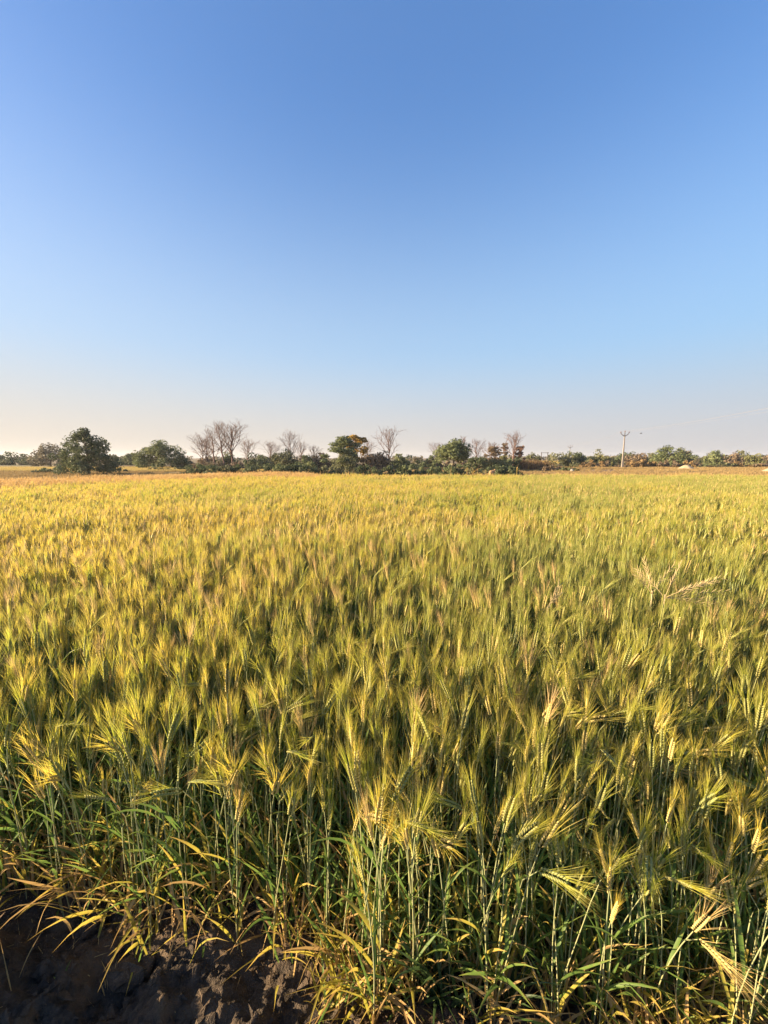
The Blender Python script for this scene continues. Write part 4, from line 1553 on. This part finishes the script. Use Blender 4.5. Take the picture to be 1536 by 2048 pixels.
# sand heaps
def heap(px, py, w, h, D, label, seed):
    p = at(px, py, D)
    W, Hh = w / FOC * D / 2, h / FOC * D
    n, m = 14, 40
    g = G()
    vs = [(0, 0, Hh)]
    for i in range(1, n + 1):
        q = i / n
        for k in range(m):
            a = 2 * math.pi * k / m
            rr_ = W * q * (1 + 0.10 * float(fbm(np.array([math.cos(a) * 2 + seed]), np.array([math.sin(a) * 2]), 3)[0]))
            z = Hh * (math.cos(math.pi * min(1, q * 1.0)) * .5 + .5) + 0.05 * Hh * float(fbm(np.array([q * 9 + seed]), np.array([a * 3.0]), 3)[0])
            vs.append((rr_ * math.cos(a), rr_ * math.sin(a) * .8, max(-0.02, z) if i < n else -0.03))
    fs = [(0, 1 + k, 1 + (k + 1) % m) for k in range(m)]
    for i in range(n - 1):
        b0, b1 = 1 + i * m, 1 + (i + 1) * m
        for k in range(m):
            k2 = (k + 1) % m
            fs.append((b0 + k, b1 + k, b1 + k2, b0 + k2))
    g.add(vs, fs)
    o = g.build('sand_heap', M['sand'])
    o.location = (p.x, D, 0)
    tag(o, label, 'sand heap')


heap(1372, 938, 42, 8.5, 54, 'pale low sand heap on the ploughed field under the big pointed tree', 1)
heap(1546, 944, 56, 10, 43, 'yellowish sand heap cut by the right edge of the photo', 5)

# pale stone
g = G()
r = random.Random(2)
vs, fs = [], []
for i in range(6):
    for k in range(9):
        a, e = 2 * math.pi * k / 9, -0.3 + i * 0.37
        q = 0.5 * math.cos(e) * r.uniform(.85, 1.1)
        vs.append((q * math.cos(a), q * math.sin(a), max(0, 0.36 * math.sin(e) + .1)))
for i in range(5):
    for k in range(9):
        fs.append((i * 9 + k, i * 9 + (k + 1) % 9, (i + 1) * 9 + (k + 1) % 9, (i + 1) * 9 + k))
fs.append(tuple(range(45, 54)))
g.add(vs, fs)
o = g.build('stone', M['stone'], smooth=False)
o.location = (at(1144, 936, 44).x, 44, 0.42)
o.location.z = 0.0
o.scale = (0.45, 0.45, 0.75)
tag(o, 'pale grey stone at the end of the low dark bush', 'stone')

# goat grazing behind the edge of the wheat: one skinned body
def goat(px, D, label):
    vs = [(0, 0, .58), (.22, 0, .60), (.42, 0, .60), (.55, 0, .74), (.64, 0, .84), (.78, 0, .78),      # spine, neck, head
          (-.02, .09, .34), (-.05, .09, .18), (-.02, .09, 0), (-.02, -.09, .34), (-.05, -.09, .18), (-.02, -.09, 0),
          (.42, .09, .34), (.42, .09, .16), (.43, .09, 0), (.42, -.09, .34), (.42, -.09, .16), (.43, -.09, 0),
          (-.10, 0, .64), (-.16, 0, .70), (.62, .08, .90), (.62, -.08, .90)]
    es = [(0, 1), (1, 2), (2, 3), (3, 4), (4, 5), (0, 6), (6, 7), (7, 8), (0, 9), (9, 10), (10, 11),
          (2, 12), (12, 13), (13, 14), (2, 15), (15, 16), (16, 17), (0, 18), (18, 19), (4, 20), (4, 21)]
    rad = [.14, .16, .14, .08, .075, .035, .055, .03, .025, .055, .03, .025, .05, .03, .025, .05, .03, .025, .03, .02, .02, .02]
    me = bpy.data.meshes.new('goat')
    me.from_pydata(vs, es, [])
    me.materials.append(M['hide'])
    o = bpy.data.objects.new('goat', me)
    COL.objects.link(o)
    o.modifiers.new('skin', 'SKIN')
    for i, q in enumerate(me.skin_vertices[0].data):
        q.radius = (rad[i], rad[i])
        q.use_root = (i == 1)
    sb = o.modifiers.new('sub', 'SUBSURF')
    sb.levels = sb.render_levels = 1
    o.location = (at(px, 940, D).x, D, 0)
    o.rotation_euler = (0, 0, 0.3)
    o.scale = (0.72, 0.72, 0.72)
    return tag(o, label, 'goat')


goat(980, 32, 'tan goat half hidden behind the far edge of the wheat')

# bird in the sky
P = at(1282, 867, 40)
root = empty('bird', P)
tag(root, 'tiny dark bird in the air right of the tall power pole', 'bird')
g = G()
tube(g, [Vector((-.10, 0, 0)), Vector((-.05, 0, 0)), Vector((.03, 0, .01)), Vector((.09, 0, .02)), Vector((.12, 0, .015))], [.012, .028, .035, .02, .004], 8)
g.build('body', M['bird'], root)
for s in (-1, 1):
    g = G()
    g.add([(-.03, 0, .02), (.05, 0, .02), (.05, s * .1, .07), (-.02, s * .11, .07), (.0, s * .22, .05), (-.03, 0, .012), (.05, 0, .012), (.05, s * .1, .062), (-.02, s * .11, .062), (.0, s * .22, .045)],
          [(0, 1, 2, 3), (3, 2, 4), (8, 7, 6, 5), (9, 7, 8), (1, 6, 7, 2), (2, 7, 9, 4), (4, 9, 8, 3), (3, 8, 5, 0)])
    g.build('wing', M['bird'], root, smooth=False)

# ------------------------------------------------------------------ the air
g = G()
box(g, (0, 0, 5.5), (2040, 2040, 14.0))
hm, nt, N, L, out = new_mat('haze')
pv = N.new('ShaderNodeVolumePrincipled')
pv.inputs['Color'].default_value = (0.93, 0.94, 0.97, 1)
pv.inputs['Density'].default_value = 0.0004
pv.inputs['Anisotropy'].default_value = 0.2
L.new(pv.outputs[0], out.inputs['Volume'])
tag(g.build('haze', hm, smooth=False), kind='stuff')
